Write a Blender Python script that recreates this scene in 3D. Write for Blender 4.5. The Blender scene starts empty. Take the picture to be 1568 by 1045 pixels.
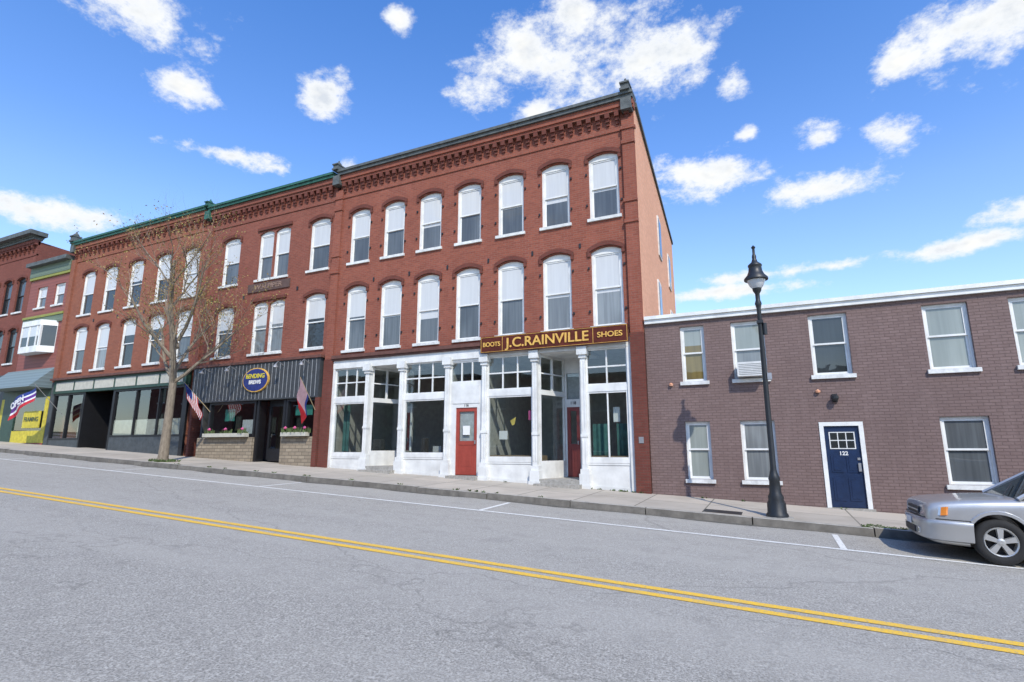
import bpy, bmesh, math, random
from mathutils import Vector, Matrix
random.seed(7)
scene=bpy.context.scene
COL=scene.collection
R=math.radians
# ------------------------------------------------------------------ helpers
def empty(name,loc=(0,0,0)):
    o=bpy.data.objects.new(name,None);o.location=loc;COL.objects.link(o);o.empty_display_size=.3;return o
class Part:
    def __init__(s,name,parent,mat,smooth=False):
        s.n=name;s.p=parent;s.m=mat;s.v=[];s.f=[];s.sm=smooth
    def quad(s,a,b,c,d):
        i=len(s.v);s.v+=[a,b,c,d];s.f.append((i,i+1,i+2,i+3))
    def tri(s,a,b,c):
        i=len(s.v);s.v+=[a,b,c];s.f.append((i,i+1,i+2))
    def box(s,x0,x1,y0,y1,z0,z1):
        s.hexa([(x0,y0,z0),(x1,y0,z0),(x1,y1,z0),(x0,y1,z0)],[(x0,y0,z1),(x1,y0,z1),(x1,y1,z1),(x0,y1,z1)])
    def hexa(s,b,t):
        i=len(s.v);s.v+=list(b)+list(t)
        s.f+=[(i,i+3,i+2,i+1),(i+4,i+5,i+6,i+7),(i,i+1,i+5,i+4),(i+1,i+2,i+6,i+5),(i+2,i+3,i+7,i+6),(i+3,i,i+4,i+7)]
    def obox(s,p,q,th,z0,z1):
        d=Vector((q[0]-p[0],q[1]-p[1]));d.normalize();n=Vector((-d.y,d.x))*th/2
        a=[(p[0]+n.x,p[1]+n.y),(p[0]-n.x,p[1]-n.y),(q[0]-n.x,q[1]-n.y),(q[0]+n.x,q[1]+n.y)]
        s.hexa([(x,y,z0) for x,y in a],[(x,y,z1) for x,y in a])
    def strip(s,lo,hi,y0,y1):
        n=len(lo)
        for i in range(n-1):
            a,b,c,d=lo[i],lo[i+1],hi[i+1],hi[i]
            s.quad((a[0],y0,a[1]),(b[0],y0,b[1]),(c[0],y0,c[1]),(d[0],y0,d[1]))
            s.quad((a[0],y0,a[1]),(a[0],y1,a[1]),(b[0],y1,b[1]),(b[0],y0,b[1]))
            s.quad((d[0],y0,d[1]),(c[0],y0,c[1]),(c[0],y1,c[1]),(d[0],y1,d[1]))
        for k in (0,n-1):
            a,d=lo[k],hi[k];s.quad((a[0],y0,a[1]),(d[0],y0,d[1]),(d[0],y1,d[1]),(a[0],y1,a[1]))
    def lathe(s,cx,cy,prof,seg=16,flute=0):
        i0=len(s.v)
        for r,z in prof:
            for k in range(seg):
                a=2*math.pi*k/seg;rr=r*(1-flute*(k%2));s.v.append((cx+rr*math.cos(a),cy+rr*math.sin(a),z))
        for j in range(len(prof)-1):
            for k in range(seg):
                a=i0+j*seg+k;b=i0+j*seg+(k+1)%seg;s.f.append((a,b,b+seg,a+seg))
    def tube(s,pts,rads,seg=6):
        i0=len(s.v);n=len(pts)
        for j in range(n):
            d=(Vector(pts[min(j+1,n-1)])-Vector(pts[max(j-1,0)]));
            if d.length<1e-6:d=Vector((0,0,1))
            d.normalize();u=d.orthogonal().normalized() if j==0 else (u-d*u.dot(d)).normalized();w=d.cross(u)
            for k in range(seg):
                a=2*math.pi*k/seg;q=Vector(pts[j])+(u*math.cos(a)+w*math.sin(a))*rads[j];s.v.append(tuple(q))
        for j in range(n-1):
            for k in range(seg):
                a=i0+j*seg+k;b=i0+j*seg+(k+1)%seg;s.f.append((a,b,b+seg,a+seg))
        s.f.append(tuple(i0+k for k in range(seg))[::-1]);s.f.append(tuple(i0+(n-1)*seg+k for k in range(seg)))
    def build(s):
        me=bpy.data.meshes.new(s.n);me.from_pydata(s.v,[],s.f);me.update()
        if s.sm:
            for p in me.polygons:p.use_smooth=True
            try:me.set_sharp_from_angle(angle=R(50))
            except Exception:pass
        if s.m:me.materials.append(s.m)
        o=bpy.data.objects.new(s.n,me);COL.objects.link(o)
        if s.p:o.parent=s.p
        return o
PARTS={}
def P(b,name,mat,smooth=False):
    k=(b.name if b else '',name)
    if k not in PARTS:PARTS[k]=Part(name,b,mat,smooth)
    return PARTS[k]
def text(body,parent,name,x,y,z,size,mat,ext=.01,rz=0,sx=1.0,align='CENTER',off=.012):
    c=bpy.data.curves.new(name,'FONT');c.body=body;c.size=size;c.extrude=ext;c.align_x=align;c.align_y='CENTER';c.materials.append(mat)
    c.offset=size*off
    o=bpy.data.objects.new(name,c);COL.objects.link(o);o.location=(x,y,z);o.rotation_euler=(R(90),0,rz);o.scale=(sx,1,1);o.parent=parent;return o
# ------------------------------------------------------------------ materials
def new(name):
    m=bpy.data.materials.new(name);m.use_nodes=True;nt=m.node_tree;b=nt.nodes['Principled BSDF'];return m,nt,b
def N(nt,t,**k):
    n=nt.nodes.new(t)
    for a,v in k.items():setattr(n,a,v)
    return n
def mixc(nt,fac,a,b,bt='MIX'):
    n=N(nt,'ShaderNodeMix',data_type='RGBA',blend_type=bt)
    for i,v in ((0,fac),(6,a),(7,b)):
        if isinstance(v,bpy.types.NodeSocket):nt.links.new(v,n.inputs[i])
        elif i==0:n.inputs[0].default_value=v
        else:n.inputs[i].default_value=(*v,1) if len(v)==3 else v
    return n.outputs[2]
def ramp(nt,src,a,b,lo=0.,hi=1.):
    n=N(nt,'ShaderNodeMapRange');nt.links.new(src,n.inputs[0])
    for i,v in ((1,a),(2,b),(3,lo),(4,hi)):n.inputs[i].default_value=v
    return n.outputs[0]
def noi(nt,vec,scale,detail=4,rough=.55,sc=None):
    if sc:
        mp=N(nt,'ShaderNodeMapping');nt.links.new(vec,mp.inputs[0]);mp.inputs['Scale'].default_value=sc;vec=mp.outputs[0]
    n=N(nt,'ShaderNodeTexNoise');nt.links.new(vec,n.inputs[0]);n.inputs['Scale'].default_value=scale;n.inputs['Detail'].default_value=detail;n.inputs['Roughness'].default_value=rough
    return n.outputs[0]
def bump(nt,b,h,st=.3,dist=.01):
    n=N(nt,'ShaderNodeBump');n.inputs['Strength'].default_value=st;n.inputs['Distance'].default_value=dist
    nt.links.new(h,n.inputs['Height']);nt.links.new(n.outputs[0],b.inputs['Normal'])
def simple(name,c,rough=.6,metal=0,var=.18,scale=6,streak=True,bst=.15,spec=.5,coat=0):
    m,nt,b=new(name);tc=N(nt,'ShaderNodeTexCoord').outputs['Object']
    n1=noi(nt,tc,scale,3,.6);n2=noi(nt,tc,1.2,3,.6,(3,3,.5)) if streak else n1
    c1=tuple(x*(1-var) for x in c);c2=tuple(min(1,x*(1+var*.5)) for x in c)
    col=mixc(nt,ramp(nt,n1,.3,.7),c1,c2)
    col=mixc(nt,ramp(nt,n2,.5,.8,0,var*1.2),col,tuple(x*.45 for x in c))
    nt.links.new(col,b.inputs['Base Color']);b.inputs['Roughness'].default_value=rough;b.inputs['Metallic'].default_value=metal
    b.inputs['Specular IOR Level'].default_value=spec;b.inputs['Coat Weight'].default_value=coat;b.inputs['Coat Roughness'].default_value=.02
    if bst:bump(nt,b,n1,bst,.005)
    return m
def brick(name,c1,c2,mort,rw=.215,rh=.074,ms=.009,stain=.4,rough=.9,bst=.5,pale=1.35):
    m,nt,b=new(name);tc=N(nt,'ShaderNodeTexCoord').outputs['Object']
    s=N(nt,'ShaderNodeSeparateXYZ');nt.links.new(tc,s.inputs[0])
    ad=N(nt,'ShaderNodeMath',operation='ADD');nt.links.new(s.outputs[0],ad.inputs[0]);nt.links.new(s.outputs[1],ad.inputs[1])
    cb=N(nt,'ShaderNodeCombineXYZ');nt.links.new(ad.outputs[0],cb.inputs[0]);nt.links.new(s.outputs[2],cb.inputs[1])
    bt=N(nt,'ShaderNodeTexBrick');nt.links.new(cb.outputs[0],bt.inputs[0])
    bt.inputs['Scale'].default_value=1;bt.inputs['Brick Width'].default_value=rw;bt.inputs['Row Height'].default_value=rh;bt.inputs['Mortar Size'].default_value=ms
    bt.inputs['Mortar Smooth'].default_value=.3
    bt.inputs['Color1'].default_value=(*c1,1);bt.inputs['Color2'].default_value=(*c2,1);bt.inputs['Mortar'].default_value=(*mort,1)
    big=noi(nt,tc,.55,4,.65);st=noi(nt,tc,1.5,4,.65,(2.5,2.5,.35));fine=noi(nt,cb.outputs[0],7,3,.7)
    col=mixc(nt,ramp(nt,big,.35,.7,0,stain),bt.outputs[0],tuple(x*.55 for x in c1))
    col=mixc(nt,ramp(nt,st,.52,.8,0,stain),col,tuple(min(1,x*pale+.03) for x in c2))
    col=mixc(nt,ramp(nt,fine,.3,.7,0,.5),col,tuple(x*.62 for x in c1))
    nt.links.new(col,b.inputs['Base Color']);b.inputs['Roughness'].default_value=rough;b.inputs['Specular IOR Level'].default_value=.25
    inv=ramp(nt,bt.outputs[1],0,1,1,0)
    hh=N(nt,'ShaderNodeMath',operation='ADD');nt.links.new(inv,hh.inputs[0]);nt.links.new(fine,hh.inputs[1]);bump(nt,b,hh.outputs[0],bst,.006)
    return m
def glass(name,tint=(.8,.85,.85),f=.10):
    m,nt,b=new(name);nt.nodes.remove(b);out=nt.nodes['Material Output']
    tr=N(nt,'ShaderNodeBsdfTransparent');tr.inputs[0].default_value=(*tint,1)
    gl=N(nt,'ShaderNodeBsdfGlossy');gl.inputs['Roughness'].default_value=.01;gl.inputs[0].default_value=(.95,.97,1,1)
    lw=N(nt,'ShaderNodeLayerWeight');lw.inputs[0].default_value=.25
    mr=N(nt,'ShaderNodeMapRange');nt.links.new(lw.outputs['Facing'],mr.inputs[0]);mr.inputs[3].default_value=f;mr.inputs[4].default_value=.45
    mx=N(nt,'ShaderNodeMixShader');nt.links.new(mr.outputs[0],mx.inputs[0]);nt.links.new(tr.outputs[0],mx.inputs[1]);nt.links.new(gl.outputs[0],mx.inputs[2]);nt.links.new(mx.outputs[0],out.inputs[0])
    return m
def pane(name,c,fold_shade=0.,dark=(.03,.035,.04),mixd=.0):
    # window pane with cloth / blind / dark room right behind the glass: diffuse base, fold shade painted as dark streaks, under a glossy coat
    m,nt,b=new(name);tc=N(nt,'ShaderNodeTexCoord').outputs['Object']
    n=noi(nt,tc,1.0,2,.5,(.9,.9,.35));n2=noi(nt,tc,1.0,2,.5,(14,14,.6))
    col=mixc(nt,ramp(nt,n2,.35,.65,0,fold_shade),c,tuple(x*.5 for x in c))
    col=mixc(nt,ramp(nt,n,.42,.6,0,mixd),col,dark)
    nt.links.new(col,b.inputs['Base Color']);b.inputs['Roughness'].default_value=.8;b.inputs['Specular IOR Level'].default_value=.2
    b.inputs['Coat Weight'].default_value=1;b.inputs['Coat Roughness'].default_value=.015;b.inputs['Coat IOR'].default_value=1.6
    w=noi(nt,tc,1.1,2);bp=N(nt,'ShaderNodeBump');bp.inputs['Strength'].default_value=.12;bp.inputs['Distance'].default_value=.05;nt.links.new(w,bp.inputs['Height']);nt.links.new(bp.outputs[0],b.inputs['Coat Normal'])
    return m
BR_MAIN=brick('brick_red',(.325,.100,.062),(.225,.066,.045),(.26,.15,.115))
BR_PIPER=brick('brick_red_b',(.29,.090,.060),(.205,.062,.044),(.23,.14,.105))
BR_LEFT=brick('brick_red_c',(.33,.112,.065),(.24,.080,.050),(.25,.155,.115))
BR_DARK=brick('brick_dark',(.185,.055,.04),(.135,.040,.031),(.12,.075,.055))
BR_SIDE=brick('brick_faded_sunlit',(.86,.42,.25),(.74,.34,.20),(.62,.42,.31),pale=1.1,stain=.22)  # faded brick, colour lightened further to stand in for sunlight on the side wall
BR_LOW=brick('brick_painted_mauve',(.235,.165,.150),(.195,.134,.122),(.135,.094,.088),ms=.009,stain=.4,bst=.8,pale=1.25)
BR_FAR=brick('brick_far',(.24,.075,.055),(.18,.055,.042),(.16,.095,.07))
STONE_BASE=brick('rubble_stone',(.40,.33,.24),(.25,.20,.145),(.14,.12,.09),rw=.34,rh=.13,ms=.015,bst=1)
WHITE=simple('white_paint',(.74,.74,.71),.5,var=.14,scale=3)
WHITE2=simple('white_paint_store',(.72,.72,.69),.45,var=.18,scale=2)
SILLM=simple('white_sill',(.68,.68,.65),.6,var=.25)
BLIND=simple('window_blind',(.74,.74,.71),.8,var=.05,streak=False,bst=0)
PN_BL=pane('pane_white_blind',(.56,.565,.555),.14)
PN_GB=pane('pane_grey_blind',(.30,.33,.30),.25,(.10,.12,.11),.4)
PN_CU=pane('pane_grey_curtain',(.13,.145,.15),.6,mixd=.5)
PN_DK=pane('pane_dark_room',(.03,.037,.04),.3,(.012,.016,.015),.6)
PN_SH=pane('pane_sheer_curtain',(.25,.27,.27),.55,mixd=.35)
CURT=simple('curtain',(.50,.51,.50),.9,var=.2,scale=12,bst=0)
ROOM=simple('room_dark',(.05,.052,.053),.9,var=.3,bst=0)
ROOML=simple('room_wall',(.42,.42,.39),.9,var=.2,bst=0)
METAL_GREY=simple('cornice_grey_metal',(.10,.11,.105),.6,var=.4)
METAL_GREEN=simple('cornice_green',(.03,.12,.085),.6,var=.4)
DARKMET=simple('black_iron',(.018,.02,.022),.45,var=.3,streak=False)
BROWN=simple('brown_beam',(.13,.055,.04),.7,var=.3)
REDDOOR=simple('red_door_paint',(.33,.055,.035),.45,var=.15)
REDDOOR2=simple('maroon_door_paint',(.20,.035,.03),.45,var=.15)
NAVY=simple('navy_door_paint',(.012,.028,.075),.35,var=.2)
STONE=simple('stone_step',(.36,.34,.30),.85,var=.3,scale=14)
ROOFM=simple('roof_membrane',(.10,.10,.10),.9)
BOARD=simple('charcoal_board',(.045,.049,.053),.6,var=.25)
BATT=simple('batten_grey',(.30,.31,.32),.6)
SLATE=simple('slate_paint',(.065,.075,.08),.55,var=.3)
CREAM=simple('cream_panel',(.50,.48,.40),.6,var=.15)
GREENP=simple('dark_green_paint',(.03,.07,.05),.5,var=.3)
SIGNB=simple('sign_maroon',(.10,.022,.014),.7,var=.3,spec=.2)
GOLD=simple('gold_leaf',(.72,.42,.09),.5,var=.25)
BLACKP=simple('black_paint',(.012,.012,.014),.45,var=.2)
GREYMET=simple('grey_metal',(.42,.42,.42),.4,metal=.6,var=.15)
GLASS_ST=glass('shopfront_glass',(.82,.87,.86),.08)
YEL=simple('yellow_paint',(.62,.52,.05),.6,var=.25)
PLANT=simple('plant_green',(.09,.13,.04),.8,var=.5,scale=20)
# ------------------------------------------------------------------ ground functions
SX=-.0454;SY=.02
def gx(x):
    return -1.387+SX*(max(-120,min(120,x)))
def walk(x,y):return gx(x)+SY*y
def road(x,y):return gx(x)+SY*y-.14
# ------------------------------------------------------------------ facade machinery
def wall(part,x0,x1,z0,z1,ops,y=0.,depth=.2):
    xs=sorted({x0,x1,*[o[0] for o in ops],*[o[1] for o in ops]});zs=sorted({z0,z1,*[o[2] for o in ops],*[o[3] for o in ops]})
    for i in range(len(xs)-1):
        for j in range(len(zs)-1):
            cx=(xs[i]+xs[i+1])/2;cz=(zs[j]+zs[j+1])/2
            if not any(o[0]<cx<o[1] and o[2]<cz<o[3] for o in ops):
                part.quad((xs[i],y,zs[j]),(xs[i+1],y,zs[j]),(xs[i+1],y,zs[j+1]),(xs[i],y,zs[j+1]))
    for a,b,c,d in ops:
        part.quad((a,y,c),(a,y,d),(a,y+depth,d),(a,y+depth,c));part.quad((b,y,c),(b,y+depth,c),(b,y+depth,d),(b,y,d))
        part.quad((a,y,d),(b,y,d),(b,y+depth,d),(a,y+depth,d));part.quad((a,y,c),(a,y+depth,c),(b,y+depth,c),(b,y,c))
def shell(b,mat,x0,x1,ztop,depth=12,sidemat=None,dxr=0):
    p=P(b,'rear_and_party_walls',sidemat or mat)
    p.quad((x0,0,-3),(x0,0,ztop),(x0,depth,ztop-.6),(x0,depth,-3))
    p.quad((x1,0,-3),(x1+dxr,depth,-3),(x1+dxr,depth,ztop-.6),(x1,0,ztop))
    p.quad((x0,depth,-3),(x0,depth,ztop-.6),(x1+dxr,depth,ztop-.6),(x1+dxr,depth,-3))
    P(b,'roof',ROOFM).quad((x0,0.02,ztop-.3),(x1,0.02,ztop-.3),(x1+dxr,depth,ztop-.9),(x0,depth,ztop-.9))
def arc(xc,w,z1,rise,n=10,ext=0):
    L=[]
    for i in range(n+1):
        x=xc-w/2-ext+(w+2*ext)*i/n;L.append((x,z1-rise*((x-xc)/(w/2))**2))
    return L
def sash(b,xc,w,z0,z1,y=.08,rise=.13,blind=.5,low=None,fr=None,arch=True,brk=None,hood=True,cas=.08,bmat=None):
    F=P(b,'window_frames',fr or WHITE);x0=xc-w/2;x1=xc+w/2;zt=z1-(rise if arch else 0)
    e=.001;low=low or PN_CU;bmat=bmat or PN_BL
    F.box(x0+e,x0+cas,y,y+.09,z0,zt);F.box(x1-cas,x1-e,y,y+.09,z0,zt)
    F.box(x0+cas,x1-cas,y,y+.09,zt-cas,zt)
    if arch:
        A=arc(xc,w-.004,z1-.002,rise);F.strip([(q[0],zt) for q in A],A,y,y+.09)
        B=P(b,'brick_arch_spandrels',brk)
        A2=arc(xc,w,z1,rise)
        B.strip(A2,[(q[0],z1+.002) for q in A2],-.004,.15)
        if hood:
            H=P(b,'brick_window_hoods',BR_DARK)
            lo=arc(xc,w,z1+.03,rise,12,.10);hi=arc(xc,w,z1+.17,rise,12,.10);H.strip(lo,hi,-.06,0)
            for sx in (-1,1):
                xx=xc+sx*(w/2+.05);zz=z1+.03-rise*1.25;H.box(xx-.05,xx+.05,-.056,0,zz-.14,zz)
    zm=(z0+zt)/2+.02;r=.045
    xa,xb=x0+cas,x1-cas
    zb_=zt-(zt-z0)*blind if blind>0 else 99
    for (za,zb,yy) in ((z0+.03,zm+.02,y+.055),(zm-.02,zt-cas,y+.02)):
        F.box(xa,xa+r,yy,yy+.035,za,zb);F.box(xb-r,xb,yy,yy+.035,za,zb);F.box(xa+r,xb-r,yy,yy+.035,za,za+r);F.box(xa+r,xb-r,yy,yy+.035,zb-r,zb)
        a_,b_=za+r,zb-r;yp=yy+.018;cut=min(max(zb_,a_),b_)
        if cut>a_:P(b,'window_panes_'+low.name,low).quad((xa+r,yp,a_),(xb-r,yp,a_),(xb-r,yp,cut),(xa+r,yp,cut))
        if cut<b_:P(b,'window_panes_'+bmat.name,bmat).quad((xa+r,yp,cut),(xb-r,yp,cut),(xb-r,yp,b_),(xa+r,yp,b_))
    F.box(xa,xb,y+.02,y+.09,z0-.001,z0+.03)
    P(b,'window_sills',SILLM).box(x0-.06,x1+.06,-.07,.11,z0-.10,z0-.002)
    return (x0,x1,z0,z1)
def cornice(b,x0,x1,ztop,brk,cap,step=.31):
    C=P(b,'brick_corbel_table',brk);D=P(b,'corbel_pendants',BR_DARK);M=P(b,'cornice_cap',cap)
    M.box(x0,x1,-.34,.25,ztop-.10,ztop);M.box(x0+.01,x1-.01,-.28,.2,ztop-.22,ztop-.10)
    C.box(x0+.02,x1-.02,-.20,.1,ztop-.42,ztop-.22)
    C.box(x0+.02,x1-.02,-.15,.1,ztop-.52,ztop-.42)
    n=int((x1-x0-.2)/step)
    for i in range(n):
        x=x0+.1+(x1-x0-.2)*(i+.5)/n
        D.box(x-.075,x+.075,-.17,0,ztop-.70,ztop-.52);D.box(x-.06,x+.06,-.11,0,ztop-.82,ztop-.70);D.box(x-.045,x+.045,-.06,0,ztop-.93,ztop-.82)
    C.box(x0+.02,x1-.02,-.035,.1,ztop-1.18,ztop-1.08)
def finial(b,x,z,cap,s=1):
    F=P(b,'finials',cap);w=.17*s
    F.box(x-w*1.25,x+w*1.25,-.42,.05,z,z+.1*s);F.box(x-w,x+w,-.37,0,z+.1*s,z+.32*s)
    F.box(x-w*1.2,x+w*1.2,-.42,.04,z+.32*s,z+.39*s)
    F.lathe(x,-.18,[(w*.9,z+.39*s),(w*1.0,z+.47*s),(w*.6,z+.56*s),(w*.25,z+.62*s),(w*.3,z+.66*s),(0.01,z+.72*s)],10)
    P(b,'cornice_brackets',cap).box(x-.17,x+.17,-.3,0,z-.62,z-.22)
# ================================================================= MAIN BUILDING
mb=empty('brick_commercial_building')
X0,X1=-15.35,-3.15
wins=[]
for i in range(7):
    xc=-14.22+1.667*i
    wins.append(sash(mb,xc,1.0,7.27,9.50,blind=[.52,.5,.56,.5,.52,.58,.54][i],brk=BR_MAIN))
    wins.append(sash(mb,xc,1.0,3.72,6.28,blind=[.45,.52,.62,.48,.5,.54,.55][i],low=[PN_CU,PN_CU,PN_CU,PN_CU,PN_CU,PN_SH,PN_SH][i],brk=BR_MAIN,rise=.14))
ST_TOP=3.40
wall(P(mb,'front_wall',BR_MAIN),X0,X1,ST_TOP,11.12,wins)
for (a,b_,c,d) in wins:
    for zz in (c+.45,d-.7):
        for xx in (a-.07,b_+.07):P(mb,'shutter_hinge_pins',DARKMET).box(xx-.025,xx+.025,-.05,0,zz,zz+.07)
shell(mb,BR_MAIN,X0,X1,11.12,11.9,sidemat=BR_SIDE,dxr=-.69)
cornice(mb,X0,X1+.05,11.32,BR_MAIN,METAL_GREY)
sd=P(mb,'side_parapet_coping',METAL_GREY);sd.hexa([(X1-.2,.26,11.04),(X1+.06,.26,11.04),(X1-.63,11.95,10.47),(X1-.9,11.95,10.47)],[(X1-.2,.26,11.2),(X1+.06,.26,11.2),(X1-.63,11.95,10.6),(X1-.9,11.95,10.6)])
for xx in (-15.35,-3.36):
    pl=P(mb,'brick_pilasters',BR_MAIN);pl.box(xx-.18,xx+.19,-.10,0.02,ST_TOP,10.5)
    for zz in (6.9,7.6,9.6,10.1):pl.box(xx-.21,xx+.215,-.14,0,zz,zz+.12)
    P(mb,'pilaster_bases',BR_DARK).box(xx-.2,xx+.213,-.12,.3,-1.9,ST_TOP-.01)
finial(mb,-3.33,11.32,METAL_GREY,.75);finial(mb,-15.4,11.32,METAL_GREY,.7)
for i in range(6):
    xx=-13.4+1.667*i
    P(mb,'tie_rod_plates',DARKMET).box(xx-.03,xx+.03,-.03,0,6.35,6.5)
for yy,z0_,z1_ in ((5.2,7.6,9.3),(8.8,7.3,8.9),(8.8,4.6,6.2),(4.2,4.6,6.3)):
    xs=X1-.058*yy
    P(mb,'side_window_frames',SILLM).hexa([(xs,yy,z0_),(xs+.05,yy,z0_),(xs+.05-.058*.9,yy+.9,z0_),(xs-.058*.9,yy+.9,z0_)],[(xs,yy,z1_),(xs+.05,yy,z1_),(xs+.05-.058*.9,yy+.9,z1_),(xs-.058*.9,yy+.9,z1_)])
    P(mb,'side_window_panes',PN_DK).hexa([(xs,yy+.08,z0_+.1),(xs+.06,yy+.08,z0_+.1),(xs+.015,yy+.82,z0_+.1),(xs-.05,yy+.82,z0_+.1)],[(xs,yy+.08,z1_-.1),(xs+.06,yy+.08,z1_-.1),(xs+.015,yy+.82,z1_-.1),(xs-.05,yy+.82,z1_-.1)])
# ---- shopfront
Wt=P(mb,'shopfront_white_trim',WHITE2)
SC=P(mb,'shopfront_cornice',BROWN);SC.box(X0+.2,X1-.43,-.16,.1,3.40,3.52);SC.box(X0+.2,X1-.43,-.10,.1,3.33,3.399)
Wt.box(X0+.2,X1-.43,-.03,.22,3.02,3.329)
cols=[-15.1,-13.42,-11.86,-9.94,-8.50,-6.68,-5.07,-3.64]
for i,x in enumerate(cols):
    g=walk(x,0)
    if i in (0,7): Wt.box(x-.06,x+.06,-.02,.2,g-.2,3.02);continue
    C=P(mb,'cast_iron_columns',WHITE2)
    C.box(x-.08,x+.08,-.07,.12,g+.56,2.75)
    C.box(x-.16,x+.16,-.13,.16,g-.2,g+.42);C.box(x-.19,x+.19,-.16,.165,g-.2,g+.10);C.box(x-.13,x+.13,-.10,.15,g+.42,g+.56)
    C.box(x-.12,x+.12,-.11,.15,2.75,2.85);C.box(x-.16,x+.16,-.16,.16,2.85,3.10);C.box(x-.10,x+.10,-.09,.14,g+1.5,g+1.58)
    for dx in (-.045,.045):C.box(x+dx-.012,x+dx+.012,-.082,-.07,g+.7,g+1.4);C.box(x+dx-.012,x+dx+.012,-.082,-.07,g+1.7,2.65)
G=P(mb,'shopfront_glass',GLASS_ST)
def light_grid(x0,x1,z0,z1,nx,nz,y,part,gp,m=.045):
    part.box(x0,x1,y,y+.06,z0,z0+m);part.box(x0,x1,y,y+.06,z1-m,z1)
    for i in range(nx+1):
        xx=x0+(x1-x0-m)*i/nx;part.box(xx,xx+m,y+.003,y+.057,z0+m,z1-m)
    for j in range(1,nz):
        zz=z0+(z1-z0-m)*j/nz
        for i in range(nx):
            xa=x0+(x1-x0-m)*i/nx+m;xb=x0+(x1-x0-m)*(i+1)/nx;part.box(xa,xb,y+.006,y+.054,zz,zz+m)
    gp.quad((x0+m/2,y+.03,z0+m/2),(x1-m/2,y+.03,z0+m/2),(x1-m/2,y+.03,z1-m/2),(x0+m/2,y+.03,z1-m/2))
def display(xa,xb,nx,mull=0):
    g=walk(xb,0);gl=walk(xa,0)
    light_grid(xa,xb,1.90,3.02,nx,2,.05,Wt,G)
    Wt.box(xa,xb,.02,.14,1.70,1.90)
    zb=-.30 if xa>-10 else -.18
    Wt.box(xa,xb,.03,.13,zb-.12,zb);Wt.box(xa,xa+.07,.03,.13,zb,1.70);Wt.box(xb-.07,xb,.03,.13,zb,1.70);Wt.box(xa+.07,xb-.07,.04,.12,zb,zb+.05);Wt.box(xa+.07,xb-.07,.04,.12,1.65,1.70)
    if mull:Wt.box((xa+xb)/2-.02,(xa+xb)/2+.02,.05,.11,zb+.05,1.65)
    G.quad((xa+.07,.08,zb+.05),(xb-.07,.08,zb+.05),(xb-.07,.08,1.65),(xa+.07,.08,1.65))
    Wt.box(xa,xb,.06,.12,g-.2,zb-.12)
    Wt.box(xa,xb,.04,.06,zb-.18,zb-.12);
    Wt.hexa([(xa,.04,gl-.1),(xb,.04,g-.1),(xb,.06,g-.1),(xa,.06,gl-.1)],[(xa,.04,gl+.10),(xb,.04,g+.10),(xb,.06,g+.10),(xa,.06,gl+.10)])
display(-15.04,-13.5,3);display(-11.78,-10.02,3);display(-8.42,-6.76,3);display(-4.99,-3.70,2,1)
def panel_door(b,x0,x1,z0,z1,y,mat,glassz):
    D=P(b,'doors_'+mat.name,mat)
    s=.12;gz0,gz1=glassz
    D.box(x0,x0+s,y,y+.05,z0,z1);D.box(x1-s,x1,y,y+.05,z0,z1);D.box(x0+s,x1-s,y,y+.05,z1-.13,z1);D.box(x0+s,x1-s,y,y+.05,z0,z0+.2);D.box(x0+s,x1-s,y,y+.05,gz0-.13,gz0)
    D.box(x0+s,x1-s,y+.015,y+.04,z0+.2,gz0-.13)
    D.box(x0+s+.1,x1-s-.1,y+.005,y+.015,z0+.28,gz0-.21)
    P(b,'door_glass',GLASS_ST).quad((x0+s,y+.02,gz0),(x1-s,y+.02,gz0),(x1-s,y+.02,z1-.13),(x0+s,y+.02,z1-.13))
    P(b,'door_handles',GREYMET).box(x1-.09,x1-.05,y-.04,y,(z0+z1)/2-.1,(z0+z1)/2+.02)
g4=walk(-9.2,0)
light_grid(-9.86,-8.58,2.22,2.95,3,1,.05,Wt,G)
Wt.box(-9.86,-8.58,.02,.14,2.95,3.02);Wt.box(-9.86,-8.58,.04,.14,1.36,2.22);Wt.box(-9.74,-8.70,.02,.04,1.5,2.1)
Wt.box(-9.86,-9.62,.04,.14,g4-.1,1.36);Wt.box(-8.80,-8.58,.04,.14,g4-.1,1.36)
panel_door(mb,-9.62,-8.80,g4+.12,1.36,.07,REDDOOR,(.25,0))
P(mb,'door_poster',BLIND).box(-9.34,-9.08,.05,.065,.45,.75)
P(mb,'door_sheer',CURT).quad((-9.5,.13,.25),(-8.92,.13,.25),(-8.92,.13,1.23),(-9.5,.13,1.23))
P(mb,'entry_stone_step',STONE).box(-9.75,-8.65,-.35,.05,g4-.3,g4+.10)
text('116',mb,'house_number',-9.21,.03,1.43,.12,BLACKP,.004)
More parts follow.
